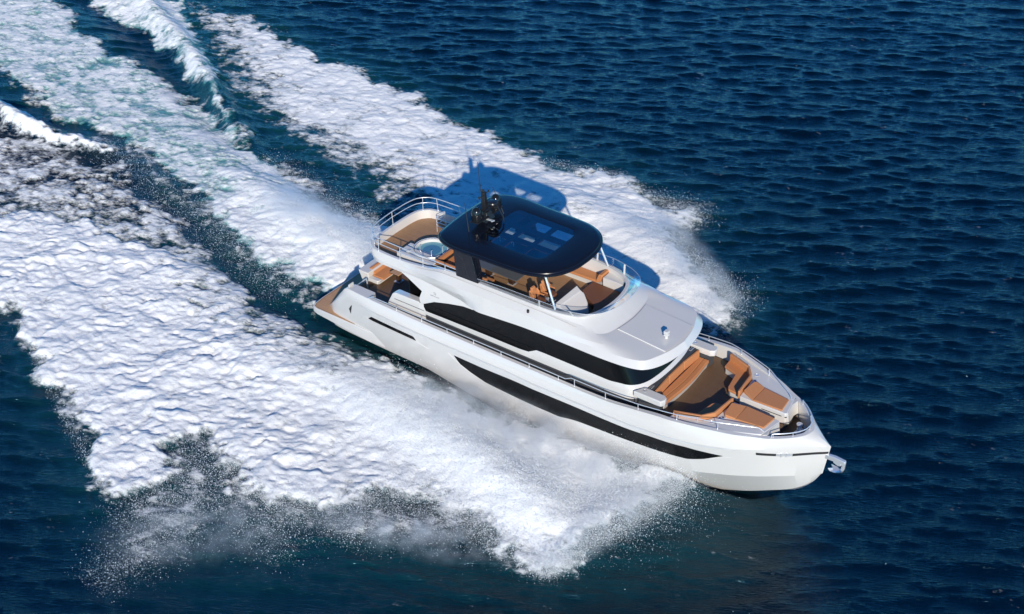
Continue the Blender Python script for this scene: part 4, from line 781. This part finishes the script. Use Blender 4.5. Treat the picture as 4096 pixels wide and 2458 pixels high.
for sg in (-1, 1):
    ar = build(MB().prism([(23.9, -3.02), (24.25, -2.38), (25.50, -2.40), (25.72, -2.55), (25.75, -2.75), (25.62, -3.02)], 4.20, 4.58).flip(sg), 'armrest', GEL, t, .05, seg=3)
    build(MB().prism([(24.2, -2.95), (24.5, -2.36), (25.4, -2.36), (25.5, -2.9)], 3.42, 4.2).flip(sg), 'armrest_foot', TOE, t)
    build(MB().lathe([(.12, 0), (.12, .01), (.1, .01), (.095, .003)], (24.42, -2.66, 4.58), 28).flip(sg), 'lid', STEEL, ar)
    cpl = build(MB().prism([(24.42, -2.3), (24.56, -2.3), (24.56, -1.92), (24.42, -1.92)], 4.48, 4.50).flip(sg), 'cup_holder', STEEL, t)
    m = MB()
    for k in range(3): m.lathe([(.05, 0), (.05, .006)], (24.49, -2.23 + .12 * k, 4.499), 16)
    build(m.flip(sg), 'cup_recess', RUBBER, cpl)
build(MB().prism([(24.35, -2.3), (24.70, -2.3), (24.70, 2.3), (24.35, 2.3)], 3.42, 4.48), 'back_shelf', TOE, t)
# L-shaped sofas and sunpads, starboard and port
for sg, nm in ((-1, 'starboard'), (1, 'port')):
    near = sg < 0
    t = thing('corner_sofa', 'L-shaped tan foredeck sofa with its seat in shadow, beside the near white bulwark' if near else 'L-shaped tan foredeck sofa with its seat open to view, beside the far bulwark', 'sofa', (27.6, 1.7 * sg, 3.42), 'L-shaped sofas on the foredeck')
    P = [(26.44, -3.08), (26.5, -2.46), (27.2, -2.24), (27.36, -2.08), (27.60, -.86), (27.78, -.70), (28.42, -.62), (28.42, -1.95), (28.0, -2.6)]
    build(MB().prism(mir(P, sg), 3.42, 3.80), 'base', GELIN, t, .02)
    S_ = [(26.40, -3.06), (26.46, -2.40), (27.20, -2.16), (27.32, -2.06), (27.53, -.88), (27.66, -.70), (28.38, -.60), (28.38, -1.95), (27.95, -2.56)]
    build(MB().prism(mir(S_, sg), 3.80, 3.96), 'seat', TAN, t, .04, seg=3)
    for ln in ([(26.44, -3.08), (27.86, -2.575)], [(27.84, -2.60), (28.34, -1.92)], [(28.31, -1.95), (28.48, -.33)]):
        build(MB().prism(mir(strip_poly(ln, .13), sg), 3.92, 4.42), 'backrest', TAN, t, .035, seg=3)
    t = thing('sun_pad', 'tan sunpad crossed by a rail shadow, on the near side of the bow' if near else 'tan sunpad with a sunlit raised head, on the far side of the bow', 'sunpad', (29.9, .95 * sg, 4.14), 'sunpads at the bow')
    H_ = [(28.60, -.66), (28.70, -1.62), (28.82, -1.74), (29.36, -1.62), (29.33, -.32)]
    build(MB().prism(mir(H_, sg), 4.14, ([4.36, 4.36, 4.34, 4.24, 4.22] if sg < 0 else [4.22, 4.24, 4.34, 4.36, 4.36])), 'headrest', TAN, t, .03, seg=3)
    B__ = [(29.34, -.32), (29.37, -1.62), (30.92, -1.42), (31.03, -.40)]
    build(MB().prism(mir(B__, sg), 4.14, 4.24), 'cushion', TAN, t, .03, seg=3)
# cockpit sofa and table
t = thing('cockpit_sofa', 'tan aft-cockpit sofa backing onto the white transom', 'sofa', (3.5, 0, 2.7))
build(MB().slab_xz([(3.1, 2.7), (3.75, 2.7), (4.02, 2.86), (4.02, 2.92), (3.1, 2.92)], -.95, .95), 'base', GELIN, t, .02)
build(MB().slab_xz([(3.3, 2.7), (3.74, 2.7), (3.74, 2.75), (3.3, 2.75)], -.9, .9), 'kick', TOE, t)
build(MB().slab_xz([(3.12, 2.92), (3.95, 2.92), (4.06, 2.95), (3.86, 3.04), (3.12, 3.02)], -.63, .95), 'seat', TAN, t, .03, seg=3)
build(MB().slab_xz([(3.08, 3.0), (3.22, 3.0), (2.92, 3.38), (2.76, 3.36)], -.52, .95), 'backrest', TAN, t, .03, seg=3)
build(MB().prism([(3.1, -.99), (3.78, -.99), (3.88, -.88), (3.88, -.66), (3.1, -.66)], 2.72, 2.97), 'armrest', GEL, t, .03)
t = thing('cockpit_table', 'small teak-topped table on a dark pedestal in the aft cockpit', 'table', (4.55, .5, 2.7))
tt_ = build(MB().box(4.2, 4.92, -.26, 1.5, 3.34, 3.40), 'table_top', TEAK, t, .02)
build(MB().box(4.50, 4.74, -.02, .24, 2.73, 3.34).box(4.50, 4.74, 1.0, 1.24, 2.73, 3.34), 'leg', WOOD, t, .01)
build(MB().box(4.40, 4.84, -.12, .34, 2.70, 2.73).box(4.40, 4.84, .9, 1.34, 2.70, 2.73), 'foot', STEEL, t)
# hot tub
t = thing('hot_tub', 'round white hot tub with blue water on the aft fly deck', 'hot tub', (8.35, -.85, 6.36))
build(MB().lathe([(1.1, 0), (1.1, .56), (1.08, .62), (.98, .64), (.93, .60), (.9, .42), (.6, .30), (.55, .1)], (8.35, -.85, 6.36), 64), 'shell', GEL, t, ang=40)
build(MB().lathe([(.925, .47), (.925, .475)], (8.35, -.85, 6.36), 64), 'water', POOL, t)
build(MB().lathe([(.55, .476), (.30, .478)], (8.35, -.85, 6.36), 48), 'seat_ring', mat('tub_water_deep', (.07, .2, .33), .03), t)
m = MB()
for q in range(72):
    a = q * math.pi / 36; m.box(8.35 + 1.03 * math.cos(a) - .015, 8.35 + 1.03 * math.cos(a) + .015, -.85 + 1.03 * math.sin(a) - .015, -.85 + 1.03 * math.sin(a) + .015, 6.995, 7.01)
build(m, 'overflow_grille', RUBBER, t)
m = MB().tube([(8.35 + 1.09 * math.cos(a), -.85 + 1.09 * math.sin(a), 6.99) for a in np.linspace(0, 2 * math.pi, 64, endpoint=False)], .02, 6, True); build(m, 'rim_trim', STEEL, t)
build(MB().box(6.84, 9.5, -2.28, -1.25, 6.36, 6.90).box(6.84, 7.45, -1.25, -.98, 6.36, 6.90), 'surround', GEL, t, .03)
m = MB()
for x, y in ((7.75, -1.2), (8.65, -1.25), (8.9, -.5)): m.tube([(x, y, 6.8), (x, y, 7.08), (x + .05, y + .04, 7.12)], .02, 6)
build(m, 'grab_handle', STEEL, t)
build(MB().box(7.32, 7.5, -1.98, -1.72, 6.90, 7.0), 'control_box', GELIN, t, .02)
# fly deck corner sofa under the hardtop
t = thing('fly_sofa', 'orange-tan corner sofa between the hot tub and the dark hardtop pillar', 'sofa', (10.6, -.6, 6.36))
build(MB().box(9.72, 13.3, -2.0, -1.3, 6.36, 6.62).box(9.72, 10.45, -1.3, 1.6, 6.36, 6.62), 'base', WOOD, t)
build(MB().prism([(9.76, -1.9), (13.3, -1.9), (13.3, -1.2), (10.5, -1.2), (10.5, 1.6), (9.76, 1.6)], 6.62, 6.80), 'seat', TAN, t, .03)
build(MB().prism([(9.58, -2.02), (13.3, -2.02), (13.3, -1.86), (9.76, -1.86), (9.76, 1.6), (9.58, 1.6)], 6.96, 7.22), 'backrest', TAN, t, .025)
build(MB().prism([(9.62, -1.98), (13.3, -1.98), (13.3, -1.9), (9.72, -1.9), (9.72, 1.6), (9.62, 1.6)], 6.40, 6.98), 'back_panel', RUBBER, t)
build(MB().prism([(9.59, -2.01), (13.3, -2.01), (13.3, -1.95), (9.66, -1.95), (9.66, 1.6), (9.59, 1.6)], 6.70, 6.92), 'back_trim', TAN, t, .01)
build(MB().prism([(9.59, -2.01), (13.3, -2.01), (13.3, -1.95), (9.66, -1.95), (9.66, 1.6), (9.59, 1.6)], 6.40, 6.64), 'back_trim', TAN, t, .01)
# dining table
t = thing('dining_table', 'long smoked-glass dining table on two square dark legs under the hardtop', 'table', (12.95, -.2, 6.36))
build(MB().prism([(11.36, -.80), (11.42, -.88), (14.56, -.94), (14.64, -.86), (14.64, .5), (14.56, .56), (11.42, .56), (11.36, .5)], 6.98, 7.02), 'table_top', TABLEM, t, .012)
for x in (12.32, 13.98):
    lg = build(MB().box(x - .15, x + .15, -.62, -.32, 6.38, 6.98), 'leg', WOOD, t, .02)
    build(MB().box(x - .22, x + .22, -.66, -.26, 6.36, 6.38), 'foot', STEEL, lg)
    build(MB().box(x - .155, x + .155, -.625, -.315, 6.86, 6.90), 'collar', BRASS, lg)
# bar counter on the port side under the hardtop
t = thing('bar_counter', 'pale bar counter with two taps seen through the roof glass', 'counter', (13, 1.65, 6.36))
build(MB().box(11.0, 13.35, 1.25, 2.12, 6.40, 7.18), 'cabinet', GELIN, t, .03)
build(MB().box(13.55, 15.0, 1.25, 2.12, 6.40, 7.18), 'cabinet', GELIN, t, .03)
build(MB().box(10.98, 15.02, 1.22, 2.14, 7.18, 7.22), 'counter_top', TABLEM, t, .01)
for x in (11.5, 12.5): build(MB().tube([(x, 1.72, 7.22), (x, 1.72, 7.55), (x, 1.60, 7.60), (x, 1.5, 7.55)], .02, 8), 'tap', STEEL, t)
# helm chairs
def chair(x, y, label):
    t = thing('helm_chair', label, 'chair', (x, y, 6.36), 'helm chairs')
    build(MB().lathe([(.22, 0), (.2, .03), (.07, .05), (.07, .36)], (x + .15, y, 6.36), 20), 'pedestal', STEEL, t)
    build(MB().prism([(x - .1, y - .28), (x + .5, y - .26), (x + .62, y - .18), (x + .62, y + .18), (x + .5, y + .26), (x - .1, y + .28)], 6.72, 6.9), 'seat', BROWN, t, .05, seg=3)
    build(MB().slab_xz([(x - .12, 6.78), (x + .02, 6.84), (x - .10, 7.38), (x - .24, 7.44), (x - .32, 7.36), (x - .26, 6.9)], y - .27, y + .27), 'backrest', TAN, t, .06, seg=3)
    build(MB().slab_xz([(x - .26, 7.38), (x - .08, 7.32), (x - .12, 7.56), (x - .28, 7.58)], y - .17, y + .17), 'headrest', TAN, t, .05, seg=3)
    for s_ in (-1, 1):
        build(MB().slab_xz([(x - .22, 7.02), (x - .10, 7.42), (x + .08, 7.2), (x + .06, 6.92)], y + s_ * .27 - .04, y + s_ * .27 + .04), 'side_wing', TAN, t, .03)
        build(MB().box(x + .02, x + .36, y + s_ * .33 - .045, y + s_ * .33 + .045, 7.0, 7.07), 'armrest', TAN, t, .025)
chair(16.42, -1.52, 'tan helm chair nearest the windscreen side, behind the steering wheel')
chair(16.52, -.62, 'tan helm chair on the inboard side, beyond the other one')
# helm console
t = thing('helm_console', 'white faceted helm console with steering wheel on the fly deck', 'console', (18.6, -1.0, 6.36))
cb = [(18.0, -2.02), (18.62, -2.1), (19.32, -1.15), (19.45, -.62), (19.25, -.28), (18.7, .05), (18.05, .08)]
build(MB().prism(cb, 6.36, [7.36, 7.12, 6.84, 6.84, 6.92, 7.18, 7.42], top=[(18.14, -1.98), (18.58, -1.92), (19.16, -1.05), (19.28, -.62), (19.12, -.32), (18.66, .03), (18.16, .06)]), 'body', GEL, t, .04, seg=3)
build(MB().prism([(18.10, -1.98), (18.36, -1.90), (18.46, -.05), (18.12, .07)], 7.10, [7.44, 7.34, 7.36, 7.48]), 'hood', GEL, t, .02)
build(MB().prism([(17.78, -1.9), (18.02, -2.0), (18.1, .02), (17.86, -.02)], 6.62, 6.98, top=[(17.80, -1.9), (18.12, -2.0), (18.16, .02), (17.88, -.02)]), 'dashboard', BLUEG, t, .02)
build(MB().slab_xz([(17.98, 6.98), (18.12, 7.22), (18.14, 7.22), (18.02, 6.97)], -1.85, -.1), 'screen', BLACKG, t)
m = MB(); c_ = Vector((17.55, -1.45, 7.0)); ax = Vector((-.75, 0, .66)); ux = Vector((0, 1, 0)); vx = ax.cross(ux)
m.tube([tuple(c_ + (ux * math.cos(a) + vx * math.sin(a)) * .2) for a in np.linspace(0, 2 * math.pi, 32, endpoint=False)], .02, 8, True)
for a in (0, 2.1, 4.2): m.tube([tuple(c_), tuple(c_ + (ux * math.cos(a) + vx * math.sin(a)) * .2)], .014, 6)
m.tube([tuple(c_), (17.85, -1.45, 6.82)], .03, 8); build(m, 'steering_wheel', STEEL, t)
# lounge on the port side of the helm and the pad below the windscreen
t = thing('lounge_sofa', 'tan lounge sofa with wedge backrest on the port side of the helm', 'sofa', (17, 2.2, 6.36))
build(MB().box(15.3, 18.5, 1.96, 2.64, 6.36, 6.66), 'base', GELIN, t)
build(MB().prism([(15.3, 1.88), (18.0, 1.94), (18.25, 1.96), (18.25, 2.64), (15.3, 2.64)], 6.66, 6.82), 'seat', TAN, t, .03)
build(MB().slab_xz([(18.15, 6.78), (18.35, 7.30), (18.58, 7.34), (18.62, 7.24), (18.45, 6.78)], 1.90, 2.66), 'backrest', TAN, t, .04, seg=3)
build(MB().prism([(18.64, 1.92), (19.6, 1.92), (20.1, 1.86), (19.85, 2.3), (19.4, 2.5), (18.64, 2.6)], 6.36, 7.2), 'side_shelf', GEL, t, .03)
t = thing('fly_sun_pad', 'dark chestnut sunpad below the windscreen, forward of the helm console', 'sunpad', (19.6, .2, 6.36))
build(MB().prism([(18.0, .75), (18.7, .3), (19.4, -.1), (19.65, -.6), (19.45, -1.25), (18.95, -2.2), (19.6, -2.3), (20.05, -1.95), (20.4, -1.4), (20.6, -.5), (20.6, .6), (20.35, 1.5), (20.1, 1.8), (18.0, 1.86)], 6.36, 6.74), 'cushion', BROWN, t, .04, seg=3)
# anchor on its bow roller
t = thing('anchor', 'polished steel anchor stowed on its arm ahead of the bow', 'anchor', (34.6, 0, 2.6))
build(MB().slab_xz([(33.85, 2.90), (34.45, 2.98), (35.03, 2.92), (35.04, 2.80), (34.78, 2.52), (34.66, 2.50), (34.42, 2.60), (34.40, 2.68), (33.9, 2.66)], -.10, .10), 'bow_roller', STEEL, t, .02)
build(MB().slab_xz([(34.90, 2.93), (35.06, 2.86), (35.03, 2.34), (34.96, 2.25), (34.84, 2.27), (34.88, 2.55)], -.075, .075), 'shank', STEEL, t, .02)
fl = MB()
pr = [(34.98, .04, 2.30), (34.85, .14, 2.20), (34.6, .24, 2.14), (34.35, .26, 2.15), (34.2, .20, 2.21)]
A = [np.array(q) for q in pr]; Bq = [np.array([x, -y, z]) for x, y, z in pr]; Md = [np.array([x + (.22 if i == 4 else 0), 0, z - .10 + .02 * i]) for i, (x, y, z) in enumerate(pr)]
fl.grid([A, Md, Bq]); fl.grid([[q - [0, 0, .035] for q in A], [q - [0, 0, .035] for q in Md], [q - [0, 0, .035] for q in Bq]])
build(fl, 'fluke', STEEL, t, ang=50)
build(MB().tube([(34.82, -.13, 2.62), (34.82, .13, 2.62)], .04, 10), 'pin', STEEL, t)
# windlass
t = thing('windlass', 'steel anchor windlass on the teak well deck inside the bow rail', 'windlass', (32.05, .55, 3.08))
build(MB().prism([(31.8, .35), (32.45, .2), (32.5, .6), (31.95, .95)], 3.08, 3.12), 'base_plate', STEEL, t, .01)
build(MB().lathe([(.14, 0), (.14, .12), (.09, .16), (.09, .3), (.16, .36), (.17, .44), (.1, .48)], (32.0, .68, 3.12), 24), 'drum', STEEL, t)
build(MB().tube([(32.05, .68, 3.3), (32.32, .42, 3.3)], [.09, .13], 16).lathe([(.1, 0), (.12, .05), (.08, .1)], (32.33, .40, 3.12), 16), 'gypsy', STEEL, t)
build(MB().prism([(32.2, .7), (32.55, .5), (32.58, .54), (32.22, .76)], 3.1, 3.5), 'chain_guard', GELIN, t)
